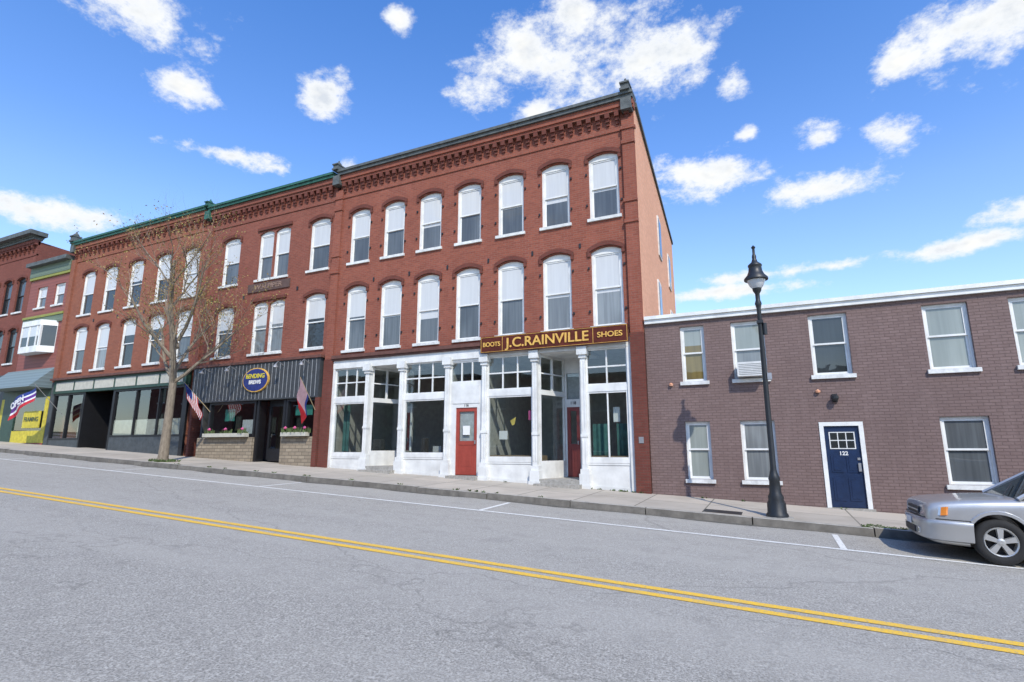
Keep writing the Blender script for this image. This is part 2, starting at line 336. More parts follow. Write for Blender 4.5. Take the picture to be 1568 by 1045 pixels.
def recess(xa,xb,mat,step):
    g=walk((xa+xb)/2,0);zf=g+step
    F=P(mb,'entry_floor',STONE);F.box(xa-.05,xb+.05,-.12,1.7,g-.3,zf-.02)
    F.box(xa,xb,-.42,-.12,g-.3,g+.08)
    P(mb,'entry_ceiling',WHITE2).box(xa-.1,xb+.1,.22,1.7,3.0,3.08)
    dxl=.42;yb=1.35
    for (p,q) in (((xa,.12),(xa+dxl,yb)),((xb-dxl,yb),(xb,.12))):
        Wt.obox(p,q,.07,zf-.1,zf+.52);Wt.obox(p,q,.07,1.70,1.86);Wt.obox(p,q,.07,2.92,3.0);Wt.obox(p,q,.05,2.38,2.42)
        pv=Vector(p);qv=Vector(q)
        for t in (0.03,.5,.97):
            c=pv.lerp(qv,t);dd=(qv-pv).normalized()*.035
            Wt.obox(tuple(c-dd),tuple(c+dd),.072,1.86 if t==.5 else zf+.52,2.92)
        G.quad((p[0],p[1],zf+.5),(q[0],q[1],zf+.5),(q[0],q[1],2.95),(p[0],p[1],2.95))
    x0,x1=xa+dxl,xb-dxl
    Wt.box(x0,x0+.08,yb,yb+.1,zf,3.0);Wt.box(x1-.08,x1,yb,yb+.1,zf,3.0);Wt.box(x0+.08,x1-.08,yb,yb+.1,1.36,1.62)
    Wt.box(x0+.08,x1-.08,yb,yb+.1,2.5,3.0)
    G.quad((x0+.08,yb+.05,1.62),(x1-.08,yb+.05,1.62),(x1-.08,yb+.05,2.5),(x0+.08,yb+.05,2.5))
    P(mb,'entry_curtain',CURT).quad((x0+.08,yb+.12,1.62),(x1-.08,yb+.12,1.62),(x1-.08,yb+.12,2.5),(x0+.08,yb+.12,2.5))
    panel_door(mb,x0+.08,x1-.08,zf,1.36,yb+.02,mat,(.15,0))
recess(-13.34,-11.94,REDDOOR2,.22);recess(-6.60,-5.15,REDDOOR2,.22)
text('118',mb,'entry_number',-5.87,1.34,1.49,.14,BLACKP,.004)
Rm=P(mb,'shop_interior',ROOML)
Rm.quad((X0,4,-1.3),(X1-.4,4,-1.3),(X1-.4,4,3.3),(X0,4,3.3));Rm.quad((X0+.02,.2,-1.0),(X1-.2,.2,-1.2),(X1-.2,4,-1.2),(X0+.02,4,-1.0))
Rm.quad((X0+.02,.23,3.1),(X1-.2,.23,3.1),(X1-.2,4,3.1),(X0+.02,4,3.1));Rm.quad((X0+.05,.2,-1.3),(X0+.05,4,-1.3),(X0+.05,4,3.2),(X0+.05,.2,3.2))
Rm.box(-9.95,-9.85,.2,4,-1.3,3.05);Rm.box(-8.55,-8.48,.2,4,-1.3,3.05);Rm.box(-3.6,-3.5,.21,4,-1.3,3.05)
PLAT=simple('display_platform',(.30,.21,.13),.7)
for xa,xb in ((-15,-13.5),(-11.78,-10.02),(-8.42,-6.76),(-4.99,-3.7)):
    P(mb,'display_platforms',PLAT).box(xa,xb,.16,1.2,-.5,-.22)
it=P(mb,'shop_display_items',CURT);it2=P(mb,'shop_furniture',PLAT);it3=P(mb,'shop_boxes',ROOM)
for k in range(40):
    x=random.uniform(-15,-3.8);y=random.uniform(.3,3.0)
    if (-13.6<x<-11.7 or -6.9<x<-4.9) and y<1.7:continue
    if -10.1<x<-8.2:continue
    h=random.uniform(.2,.8);w=random.uniform(.06,.2);pp=random.choice([it,it2,it3]);z=-.22 if y<1.1 else -1.1
    pp.box(x-w,x+w,y,y+.25,z,z+h)
TEAL=simple('teal_drape',(.05,.14,.13),.9,var=.4,scale=5,bst=0)
td=P(mb,'teal_drapes',TEAL)
for (xa0,n,za,zb,yy) in ((-4.95,6,-.2,.75,.45),(-4.2,4,-.2,.75,.45),(-14.95,3,-.1,1.65,.5)):
    for k in range(n):
        xa=xa0+k*.09;td.quad((xa,yy+.05*(k%2),za),(xa+.09,yy+.05*((k+1)%2),za),(xa+.09,yy+.05*((k+1)%2),zb),(xa,yy+.05*(k%2),zb))
PST=[simple('poster_a',(.6,.1,.25),.7,bst=0),simple('poster_b',(.6,.45,.1),.7,bst=0)]
P(mb,'window_poster_pink',PST[0]).box(-6.98,-6.86,.15,.17,.9,1.2)
P(mb,'pennant_flag',PST[1]).quad((-7.70,.3,.90),(-7.5,.32,1.02),(-7.54,.3,.78),(-7.62,.28,.74))
P(mb,'window_papers',BLIND).box(-8.2,-7.9,.5,.52,.3,.58);P(mb,'window_papers',BLIND).box(-4.3,-4.1,.5,.52,.8,1.25)
S=P(mb,'sign_board',SIGNB);S.box(-8.55,-3.58,-.24,-.17,3.12,3.66)
Sg=P(mb,'sign_border',GOLD)
for z in (3.14,3.63):Sg.box(-8.53,-3.60,-.25,-.24,z,z+.010)
for x in (-8.53,-7.74,-4.66,-3.612):Sg.box(x,x+.012,-.249,-.24,3.15,3.63)
text('BOOTS',mb,'sign_text_boots',-8.13,-.25,3.385,.21,GOLD,.012,sx=.95,off=.015)
text('J.C.RAINVILLE',mb,'sign_text_name',-6.19,-.25,3.385,.44,GOLD,.015,sx=1.06,off=.014)
text('SHOES',mb,'sign_text_shoes',-4.13,-.25,3.385,.23,GOLD,.012,sx=1.15,off=.015)
P(mb,'plaque',GREYMET).box(-3.42,-3.28,-.135,-.12,.15,.33)
# ================================================================= PIPER BUILDING
pb=empty('brick_shop_building')
A0,A1=-23.3,-15.54
wins=[]
for xc,w in ((-21.7,1.12),(-19.5,.90),(-18.52,.90),(-16.35,1.12)):
    wins.append(sash(pb,xc,w,7.26,9.5,blind=.48,low=PN_CU,brk=BR_PIPER,hood=w>1))
    wins.append(sash(pb,xc,w,3.96,6.22,blind=.42,low=PN_SH if w<1 else PN_DK,brk=BR_PIPER,hood=w>1))
for z in (9.5,6.22):
    P(pb,'brick_window_hoods',BR_DARK).box(-20.05,-17.97,-.07,0,z+.04,z+.17)
wall(P(pb,'front_wall',BR_PIPER),A0,A1,3.52,11.1,wins)
shell(pb,BR_PIPER,A0,A1,11.1,11.5);cornice(pb,A0,A1,11.30,BR_PIPER,METAL_GREEN,step=.34)
P(pb,'brick_pilasters',BR_PIPER).box(A0-.2,A0+.2,-.1,.02,3.5,10.4);finial(pb,-23.35,11.3,METAL_GREEN,.6)
P(pb,'piper_tablet',simple('tablet_brownstone',(.10,.06,.05),.8)).box(-20.35,-17.85,-.05,0,6.7,7.08)
text('W.H.PIPER',pb,'tablet_text',-19.1,-.055,6.89,.3,simple('tablet_letters',(.26,.17,.13),.8),.01,sx=1.2)
for xx in (-22.7,-20.6,-17.4):P(pb,'tie_rod_plates',DARKMET).box(xx-.04,xx+.04,-.03,0,6.5,6.65)
B=P(pb,'board_fascia',BOARD);B.box(A0+.22,A1-.1,-.22,.1,1.95,3.5)
for i in range(34):
    x=A0+.35+i*.216
    P(pb,'fascia_battens',BATT).box(x-.008,x+.008,-.235,-.22,2.0,3.45)
P(pb,'fascia_cap',BROWN).box(A0+.2,A1-.02,-.28,.1,3.5,3.6)
SB=P(pb,'stone_bulkhead',STONE_BASE)
SB.box(A0+.9,-19.05,-.20,.15,-1.2,.45);SB.box(-17.45,A1-.25,-.20,.15,-1.2,.45)
P(pb,'store_piers',BR_DARK).box(A0+.2,A0+.35,-.18,.3,-1.2,1.95);P(pb,'store_piers',BR_DARK).box(A1-.25,A1-.05,-.21,.3,-1.5,1.95)
K=P(pb,'store_frames',BLACKP)
for (xa,xb) in ((-21.95,-19.1),(-17.4,-15.8)):
    K.box(xa,xb,-.1,.05,.45,.60);K.box(xa,xa+.1,-.1,.05,.6,1.95);K.box(xb-.1,xb,-.1,.05,.6,1.95);K.box(xa+.1,xb-.1,-.1,.05,1.85,1.95)
    P(pb,'store_glass',GLASS_ST).quad((xa+.1,-.02,.6),(xb-.1,-.02,.6),(xb-.1,-.02,1.85),(xa+.1,-.02,1.85))
    P(pb,'window_boxes',CREAM).box(xa+.15,xb-.15,-.42,-.2,.47,.62)
def tuft(part,x,y,z,r,h,n):
    for i in range(n):
        a=random.uniform(0,6.28);rr=random.uniform(0,r);px,py=x+rr*math.cos(a),y+rr*math.sin(a)*.6;hh=h*random.uniform(.4,1)
        b=random.uniform(0,6.28);w=.02;dx,dy=w*math.cos(b),w*math.sin(b);lx,ly=random.uniform(-.05,.05),random.uniform(-.05,.05)
        part.quad((px-dx,py-dy,z),(px+dx,py+dy,z),(px+dx*.6+lx,py+dy*.6+ly,z+hh),(px-dx*.6+lx,py-dy*.6+ly,z+hh))
for x in (-21.5,-20.5,-19.5,-17.1,-16.6,-16.1):
    tuft(P(pb,'window_box_plants',PLANT),x,-.31,.6,.3,.22,40)
    P(pb,'window_box_flowers',PST[0]).lathe(x,-.33,[(0,.72),(.06,.76),(.07,.8),(0,.86)],6)
GN=simple('neon_sign_green',(.04,.25,.19),.5,bst=0)
P(pb,'window_sign_green',GN).box(-21.2,-20.6,.12,.13,1.15,1.65);P(pb,'window_sign_teal',GN).box(-17.1,-16.2,.12,.13,1.3,1.7)
P(pb,'cafe_curtains',CURT).quad((-20.3,.3,.6),(-19.3,.3,.6),(-19.3,.3,1.2),(-20.3,.3,1.2))
K.box(-19.05,-18.93,-.08,.3,-.6,1.95);K.box(-17.57,-17.45,-.08,.3,-.7,1.95)
P(pb,'store_door',BLACKP).box(-18.7,-18.6,.25,.3,-.45,1.95);K.box(-17.75,-17.57,.25,.3,-.5,1.95);K.box(-18.6,-17.75,.25,.3,-.5,.0);K.box(-18.6,-17.75,.25,.3,1.7,1.95)
P(pb,'store_glass',GLASS_ST).quad((-18.6,.27,0),(-17.75,.27,0),(-17.75,.27,1.7),(-18.6,.27,1.7))
P(pb,'store_glass',GLASS_ST).quad((-18.93,-.0,-.4),(-18.7,.25,-.4),(-18.7,.25,1.9),(-18.93,0,1.9))
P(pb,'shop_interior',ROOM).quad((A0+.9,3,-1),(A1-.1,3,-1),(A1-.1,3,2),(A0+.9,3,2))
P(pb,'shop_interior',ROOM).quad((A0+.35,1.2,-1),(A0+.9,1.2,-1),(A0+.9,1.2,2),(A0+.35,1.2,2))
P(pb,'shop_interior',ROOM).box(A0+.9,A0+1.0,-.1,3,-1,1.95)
OV=simple('oval_sign_blue',(.02,.03,.16),.4,bst=0)
def disc(part,x,z,rx,rz,y0,y1,seg=28):
    c0=[(x+rx*math.cos(2*math.pi*k/seg),z+rz*math.sin(2*math.pi*k/seg)) for k in range(seg)]
    i=len(part.v);part.v+=[(a,y0,b) for a,b in c0]+[(a,y1,b) for a,b in c0];part.f.append(tuple(range(i,i+seg)))
    for k in range(seg):part.f.append((i+k,i+seg+k,i+seg+(k+1)%seg,i+(k+1)%seg))
disc(P(pb,'oval_sign_rim',GOLD),-19.05,2.78,.74,.50,-.30,-.22);disc(P(pb,'oval_sign_face',OV),-19.05,2.78,.70,.46,-.31,-.3)
text('BENDING',pb,'oval_text_a',-19.05,-.32,2.93,.25,YEL,.005,off=.03);text('BREWS',pb,'oval_text_b',-19.05,-.32,2.68,.22,WHITE,.005,off=.03)
for x in (-22,-20.4,-17.6,-16.2):
    P(pb,'gooseneck_lamps',GREYMET).tube([(x,-.22,3.3),(x,-.5,3.42),(x,-.62,3.3)],[.015,.015,.015]);P(pb,'gooseneck_lamps',GREYMET).lathe(x,-.62,[(.02,3.3),(.10,3.2),(.11,3.18)],10)
# ================================================================= LEFT BUILDING
lb=empty('brick_storefront_building')
L0,L1=-34.85,-23.5
wins=[]
for k,xc in enumerate((-33.0,-31.0,-28.8,-26.6,-24.5)):
    wins.append(sash(lb,xc,1.15,7.1,9.52,blind=[.5,.5,.42,.5,.95][k],low=PN_DK,brk=BR_LEFT))
    wins.append(sash(lb,xc,1.15,4.02,6.42,blind=[.5,.55,.3,.25,.5][k],low=[PN_CU,PN_SH,PN_DK,PN_DK,PN_CU][k],brk=BR_LEFT))
wall(P(lb,'front_wall',BR_LEFT),L0,L1,3.55,11.2,wins)
shell(lb,BR_LEFT,L0,L1,11.2,11.5);cornice(lb,L0,L1,11.42,BR_LEFT,METAL_GREEN,step=.42)
P(lb,'brick_pilasters',BR_LEFT).box(L0,L0+.4,-.1,.02,3.5,10.4);finial(lb,L0+.2,11.42,METAL_GREY,.9)
for xx in (-32,-29.9,-27.7,-25.5):P(lb,'tie_rod_plates',DARKMET).box(xx-.04,xx+.04,-.03,0,6.6,6.75)
GP=P(lb,'sign_band',GREENP);GP.box(L0+.35,L1-.2,-.14,.1,2.85,3.55)
for i in range(6):
    xa=L0+.6+i*1.75;P(lb,'sign_band_panels',CREAM).box(xa,xa+1.6,-.155,-.14,2.98,3.42)
P(lb,'band_cap',BROWN).box(L0+.2,L1-.02,-.3,.1,3.55,3.66)
SLP=P(lb,'shop_bulkhead',SLATE);F=P(lb,'shop_frames',BLACKP)
for xa,xb,zb in ((L0+.4,-31.7,.45),(-29.1,L1-.3,.55)):
    SLP.box(xa,xb,-.05,.1,-1.0,zb);F.box(xa,xb,-.07,.1,zb,zb+.08);F.box(xa,xb,-.06,.1,2.75,2.85)
    n=2 if xb<-30 else 3
    for i in range(n+1):
        xx=xa+(xb-xa-.07)*i/n;F.box(xx,xx+.07,-.065,.1,zb+.08,2.75)
    P(lb,'shop_glass',GLASS_ST).quad((xa,.02,zb),(xb,.02,zb),(xb,.02,2.8),(xa,.02,2.8))
P(lb,'cream_lower_blinds',CREAM).quad((-29.0,.04,.63),(L1-.35,.04,.63),(L1-.35,.04,1.35),(-29.0,.04,1.35))
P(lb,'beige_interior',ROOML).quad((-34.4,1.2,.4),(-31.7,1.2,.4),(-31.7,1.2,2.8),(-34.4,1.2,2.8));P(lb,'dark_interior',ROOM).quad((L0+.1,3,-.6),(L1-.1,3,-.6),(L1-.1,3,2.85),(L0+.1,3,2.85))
F.box(-31.7,-31.6,-.06,1.2,-.2,2.85);F.box(-29.2,-29.1,-.06,1.2,-.3,2.85);F.box(-31.6,-29.2,1.2,1.3,2.4,2.85);F.box(-31.6,-30.9,1.2,1.3,-.2,2.4);F.box(-29.8,-29.2,1.2,1.3,-.2,2.4);F.box(-30.9,-29.8,1.2,1.3,-.2,.1)
P(lb,'entry_posters',GN).box(-30.0,-29.75,1.17,1.2,1.2,1.6);P(lb,'entry_posters_b',BLIND).box(-30.1,-29.8,1.17,1.2,.5,.8)
F.box(L1-.3,L1-.05,-.07,.2,-1,2.85);SLP.box(L0+.02,L0+.4,-.08,.15,-.5,3.5)
# ================================================================= GREEN-TRIM BUILDING
gb=empty('clapboard_shop_building')
def siding(name,c):
    m,nt,b=new(name);tc=N(nt,'ShaderNodeTexCoord').outputs['Object'];wv=N(nt,'ShaderNodeTexWave',wave_type='BANDS',bands_direction='Z',wave_profile='SAW');nt.links.new(tc,wv.inputs[0]);wv.inputs['Scale'].default_value=1.6
    col=mixc(nt,wv.outputs[1],c,tuple(x*.7 for x in c));nt.links.new(col,b.inputs['Base Color']);bump(nt,b,wv.outputs[1],.6,.02);b.inputs['Roughness'].default_value=.6;return m
SIDR=siding('siding_red',(.28,.085,.065));SIDG=siding('siding_green',(.15,.20,.14))
M0,M1=-39.1,-34.9
wins=[]
for xc in (-37.7,-35.85):wins.append(sash(gb,xc,1.05,8.0,9.25,arch=False,blind=.5,low=PN_CU,brk=SIDR))
wall(P(gb,'front_wall',SIDR),M0,M1,4.3,10.2,wins)
shell(gb,SIDR,M0,M1,10.4,9)
YG=simple('olive_trim',(.25,.26,.05),.6)
P(gb,'cornice_green',SIDG).box(M0,M1,-.12,.1,9.9,10.5);P(gb,'cornice_cap',METAL_GREY).box(M0,M1,-.4,.2,10.5,10.72);P(gb,'trim_band',YG).box(M0,M1,-.1,.1,9.75,9.9)
P(gb,'belt_green',SIDG).box(M0,M1,-.08,.1,6.95,7.35);P(gb,'belt_trim',YG).box(M0,M1,-.13,.1,7.35,7.48)
o=P(gb,'oriel_window',WHITE)
o.hexa([(-38.3,0,5.2),(-37.8,-.6,5.2),(-35.9,-.6,5.2),(-35.4,0,5.2)],[(-38.3,0,5.55),(-37.8,-.6,5.55),(-35.9,-.6,5.55),(-35.4,0,5.55)])
o.hexa([(-38.3,0,6.7),(-37.8,-.6,6.7),(-35.9,-.6,6.7),(-35.4,0,6.7)],[(-38.3,0,7.0),(-37.8,-.6,7.0),(-35.9,-.6,7.0),(-35.4,0,7.0)])
for a in ((-38.25,-.02),(-37.8,-.58),(-37.0,-.58),(-36.2,-.58),(-35.9,-.58),(-35.45,-.02)):o.box(a[0]-.06,a[0]+.06,a[1],a[1]+.1,5.55,6.7)
og=P(gb,'oriel_glass',PN_DK);og.quad((-37.8,-.55,5.55),(-35.9,-.55,5.55),(-35.9,-.55,6.1),(-37.8,-.55,6.1));og.quad((-35.9,-.55,5.55),(-35.4,0,5.55),(-35.4,0,6.7),(-35.9,-.55,6.7));og.quad((-38.3,0,5.55),(-37.8,-.55,5.55),(-37.8,-.55,6.7),(-38.3,0,6.7))
P(gb,'oriel_blind',PN_BL).quad((-37.8,-.55,6.1),(-35.9,-.55,6.1),(-35.9,-.55,6.7),(-37.8,-.55,6.7))
SHG=siding('shingle_bluegrey',(.19,.25,.26))
aw=P(gb,'shingle_awning',SHG);aw.quad((M0-.8,-1.1,3.2),(M1,-1.1,3.2),(M1,-.01,4.35),(M0-.8,-.01,4.35));aw.tri((M1,-1.1,3.2),(M1,-.01,3.2),(M1,-.01,4.35))
aw.quad((M0-.8,-1.1,3.2),(M0-.8,-.01,3.2),(M1,-.01,3.2),(M1,-1.1,3.2))
yp=P(gb,'yellow_shop_panels',YEL);gg=P(gb,'green_shop_panels',GREENP)
gg.box(M0-.8,M1-.05,-.05,.05,2.75,3.19);yp.box(M0-.8,M0-.5,-.05,.05,-.3,2.75);gg.box(M0-.5,-38.3,-.05,.05,-.3,2.75);yp.box(-35.3,-34.95,-.05,.05,-.3,2.75);yp.box(-38.3,-35.3,-.05,.05,.3,.95)
P(gb,'shop_sign_yellow',YEL).box(-37.2,-35.5,-.09,-.05,1.1,2.0)
text('FRAMING',gb,'shop_sign_text',-36.35,-.1,1.55,.34,GREENP,.005)
P(gb,'red_base',REDDOOR).box(M0-.8,M1-.05,-.06,.05,-.6,.29)
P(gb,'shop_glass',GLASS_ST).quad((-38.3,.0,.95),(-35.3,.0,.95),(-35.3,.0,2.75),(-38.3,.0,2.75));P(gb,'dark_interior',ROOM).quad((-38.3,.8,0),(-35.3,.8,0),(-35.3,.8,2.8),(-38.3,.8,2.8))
# ================================================================= FAR LEFT BUILDING
fb=empty('corner_brick_building')
wins=[]
for i in range(6):
    xc=-40.2-1.55*i;wins.append(sash(fb,xc,.95,8.0,10.15,brk=BR_FAR,blind=0,fr=BLACKP,low=PN_DK));wins.append(sash(fb,xc,.95,4.9,7.0,brk=BR_FAR,blind=0,fr=BLACKP,low=PN_DK))
wall(P(fb,'front_wall',BR_FAR),-52,-39.12,4.2,12.3,wins)
shell(fb,BR_FAR,-52,-39.12,12.3,14);cornice(fb,-52,-39.1,12.6,BR_FAR,METAL_GREY,step=.5)
P(fb,'cornice_crown',METAL_GREY).box(-52,-38.85,-.6,.3,12.6,12.85)
P(fb,'ground_floor',SLATE).box(-52,-39.95,-.02,.2,-1,4.2)
for i in range(4):P(fb,'ground_floor_windows',PN_DK).box(-51.5+i*2.8,-49.3+i*2.8,-.05,-.02,.9,3.2)
# ================================================================= LOW RIGHT BUILDING
rb=empty('painted_brick_building')
Q0,Q1=-2.93,17.0
wins=[]
def rwin(xa,xb,za,zb,bl,low,bm=None):
    wins.append(sash(rb,(xa+xb)/2,xb-xa,za+.04,zb,arch=False,blind=bl,low=low,brk=BR_LOW,cas=.055,bmat=bm))
PN_GOLD=pane('pane_warm_room',(.20,.15,.05),.4,mixd=.7)
for a,b_,bl,lo,bm in [(-2.13,-1.47,.35,PN_GOLD,PN_GB),(-.76,.08,.5,PN_SH,PN_GB),(1.15,2.03,.0,PN_DK,None),(3.62,4.52,.95,PN_SH,PN_GB),(5.28,6.18,.95,PN_SH,PN_GB),(8.0,8.9,.5,PN_CU,None),(9.8,10.7,.5,PN_CU,None),(12.4,13.3,.6,PN_CU,None),(14.6,15.5,.6,PN_CU,None)]:rwin(a,b_,1.82,3.46,bl,lo,bm)
for a,b_,bl,lo,bm in [(-2.14,-1.48,.95,PN_SH,PN_GB),(-.71,.13,.0,PN_SH,None),(3.65,4.58,.0,PN_CU,None),(6.6,7.5,.4,PN_CU,None),(9.4,10.3,.4,PN_CU,None),(12.6,13.5,.4,PN_CU,None)]:rwin(a,b_,-.86,.74,bl,lo,bm)
dop=(1.14,2.10,-1.9,.66)
wall(P(rb,'front_wall',BR_LOW),Q0-.2,Q1,-3,3.64,wins+[dop])
rs=P(rb,'rear_and_side_walls',BR_LOW);rs.quad((Q1,0,-3),(Q1,10,-3),(Q1,10,3.6),(Q1,0,3.6));rs.quad((Q0-.9,10,-3),(Q0-.9,10,3.6),(Q1,10,3.6),(Q1,10,-3))
P(rb,'roof',ROOFM).quad((Q0-.9,.1,3.5),(Q1,.1,3.5),(Q1,10,3.4),(Q0-.9,10,3.4))
cp=P(rb,'white_coping',WHITE2);cp.box(Q0-.18,Q1+.1,-.14,.25,3.74,3.84);cp.box(Q0-.18,Q1+.05,-.09,.2,3.62,3.739)
fr=P(rb,'door_frame',WHITE);gd=walk(1.6,0);fr.box(1.142,1.24,-.02,.12,gd,.64);fr.box(2.0,2.098,-.02,.12,gd-.05,.64);fr.box(1.142,2.098,-.021,.12,.56,.658)
dn=P(rb,'navy_door',NAVY);dn.box(1.24,2.0,.03,.08,gd+.04,.56)
for za,zb in ((gd+.2,gd+.75),(gd+.88,gd+1.3)):
    for xa,xb in ((1.33,1.58),(1.66,1.91)):
        dn.box(xa,xb,.018,.03,za,zb);dn.box(xa+.05,xb-.05,.010,.018,za+.05,zb-.05)
fr.box(1.34,1.90,.016,.03,-.01,.41)
for i in range(3):
    for j in range(2):
        xa=1.365+i*.178;za=.015+j*.2;P(rb,'door_lights',PN_DK).box(xa,xa+.155,.012,.016,za,za+.175)
text('122',rb,'door_number',1.62,.02,-.12,.13,WHITE,.004,off=.03)
P(rb,'door_hardware',GREYMET).box(1.90,1.96,-.02,.03,-.55,-.35);P(rb,'door_hardware',GREYMET).box(1.9,1.96,0,.03,-.28,-.22)
P(rb,'door_step',STONE).box(1.1,2.14,-.12,.1,gd-.3,gd+.03)
DL=P(rb,'wall_light',DARKMET);DL.box(1.5,1.62,-.05,0,1.16,1.36);DL.lathe(1.56,-.12,[(.02,1.34),(.08,1.3),(.08,1.24),(.05,1.18)],10)
ACm=simple('ac_white',(.62,.62,.60),.5,var=.1)
ac=P(rb,'window_air_conditioner',ACm);ac.box(-.66,-.0,-.32,.05,1.90,2.28)
for k in range(7):P(rb,'ac_grille',METAL_GREY).box(-.62,-.04,-.323,-.32,1.94+k*.045,1.952+k*.045)
for x,z in ((-2.45,1.75),(1.2,1.4)):
    P(rb,'wall_vents',BR_SIDE).lathe(x,-.04,[(.0,z),(.05,z+.01),(.06,z+.06),(0,z+.1)],8)
P(rb,'conduit',GREYMET).box(3.05,3.09,-.03,0,-1.6,-1.3)
# ================================================================= OPPOSITE SIDE OF THE STREET (seen in shop-window reflections)
ob=empty('brick_row_building')
wins=[]
for i in range(22):
    xa=-62+i*4.2;g=gx(xa)
    for z0_ in (g+.7,g+3.6):
        wins.append((xa,xa+1.3,z0_,z0_+1.7));P(ob,'window_panes',PN_DK).quad((xa,-22.7,z0_),(xa+1.3,-22.7,z0_),(xa+1.3,-22.7,z0_+1.7),(xa,-22.7,z0_+1.7))
        P(ob,'window_sills',SILLM).box(xa-.06,xa+1.36,-22.5,-22.42,z0_-.1,z0_)
for i in range(22):
    xa=-62+i*4.2;g=gx(xa);ww=[q for q in wins if q[0]==xa]
    wall(P(ob,'street_wall',BR_FAR),xa-1.45,xa+2.75,-6,g+6.1,ww,y=-22.5,depth=-.2)
    P(ob,'roof_cap',METAL_GREY).box(xa-1.45,xa+2.75,-30,-22.4,g+6.1,g+6.3)
# ================================================================= GROUND
def vsheet(name,mat,xs,ys,fn):
    me=bpy.data.meshes.new(name);v=[];f=[]
    for y in ys:
        for x in xs:v.append((x,y,fn(x,y)))
    n=len(xs)
    for j in range(len(ys)-1):
        for i in range(n-1):f.append((j*n+i,j*n+i+1,(j+1)*n+i+1,(j+1)*n+i))
    me.from_pydata(v,[],f);me.materials.append(mat);o=bpy.data.objects.new(name,me);COL.objects.link(o);return o
def asphalt():
    m,nt,b=new('asphalt');tc=N(nt,'ShaderNodeTexCoord').outputs['Object']
    fine=noi(nt,tc,50,3,.8);mid=noi(nt,tc,16,3,.75);big=noi(nt,tc,.5,4,.6,(.15,1.5,1));pat=noi(nt,tc,2.2,4,.7)
    col=mixc(nt,ramp(nt,fine,.34,.66),(.140,.131,.113),(.60,.565,.495))
    col=mixc(nt,ramp(nt,mid,.35,.65,0,.5),col,(.240,.225,.195))
    col=mixc(nt,ramp(nt,big,.4,.65,0,.5),col,(.41,.385,.335))
    col=mixc(nt,ramp(nt,pat,.52,.78,0,.45),col,(.22,.205,.18))
    vo=N(nt,'ShaderNodeTexVoronoi',feature='DISTANCE_TO_EDGE');mp=N(nt,'ShaderNodeMapping');wn=N(nt,'ShaderNodeVectorMath',operation='ADD')
    ns=N(nt,'ShaderNodeTexNoise');nt.links.new(tc,ns.inputs[0]);ns.inputs['Scale'].default_value=1.1;ns.inputs['Detail'].default_value=4
    nt.links.new(tc,wn.inputs[0]);nt.links.new(ns.outputs[1],wn.inputs[1]);nt.links.new(wn.outputs[0],mp.inputs[0]);mp.inputs['Scale'].default_value=(.07,.30,.3);nt.links.new(mp.outputs[0],vo.inputs[0]);vo.inputs['Scale'].default_value=1
    ck=ramp(nt,vo.outputs[0],.0,.005,.3,0)
    col=mixc(nt,ck,col,(.09,.085,.075))
    nt.links.new(col,b.inputs['Base Color']);b.inputs['Roughness'].default_value=.88;b.inputs['Specular IOR Level'].default_value=.3;bump(nt,b,fine,.8,.01);return m
def concrete():
    m,nt,b=new('sidewalk_concrete');tc=N(nt,'ShaderNodeTexCoord').outputs['Object']
    bt=N(nt,'ShaderNodeTexBrick');nt.links.new(tc,bt.inputs[0]);bt.offset=0;bt.inputs['Scale'].default_value=1;bt.inputs['Brick Width'].default_value=1.5;bt.inputs['Row Height'].default_value=1.45;bt.inputs['Mortar Size'].default_value=.016
    bt.inputs['Color1'].default_value=(.49,.43,.35,1);bt.inputs['Color2'].default_value=(.41,.365,.30,1);bt.inputs['Mortar'].default_value=(.15,.14,.11,1)
    n1=noi(nt,tc,.9,5,.65);n2=noi(nt,tc,60,3,.6)
    col=mixc(nt,ramp(nt,n1,.45,.75,0,.6),bt.outputs[0],(.26,.225,.18));col=mixc(nt,ramp(nt,n2,.4,.7,0,.2),col,(.30,.26,.21))
    nt.links.new(col,b.inputs['Base Color']);b.inputs['Roughness'].default_value=.9;bump(nt,b,n2,.2,.003);return m
ASP=asphalt();CON=concrete()
GR=simple('dry_grass_ground',(.10,.12,.05),.95,var=.5,scale=3)
GRAN=simple('granite_kerb_shaded',(.18,.165,.14),.85,var=.35,scale=5)  # kerb faces: granite colour darkened to stand in for their shadow
GRANT=simple('granite_kerb_top',(.42,.39,.33),.85,var=.3,scale=5)
xs=[-600,-300,-120]+[-110+10*i for i in range(23)]+[120,300,600]
vsheet('ground',GR,xs,[-600,-200,-60,-30,0,30,60,200,600],lambda x,y:gx(x)+SY*max(-40,min(20,y))-.30)
vsheet('road',ASP,xs[2:-2],[-17.6,-9,-3.1],road)
vsheet('sidewalk',CON,xs[2:-2],[-2.96,-1.5,.35],walk)
vsheet('sidewalk',CON,xs[2:-2],[-22.6,-17.75],lambda x,y:walk(x,y))
kr=empty('kerb')
kb=P(kr,'kerb_stones',GRAN);kt=P(kr,'kerb_tops',GRANT)
x=-60
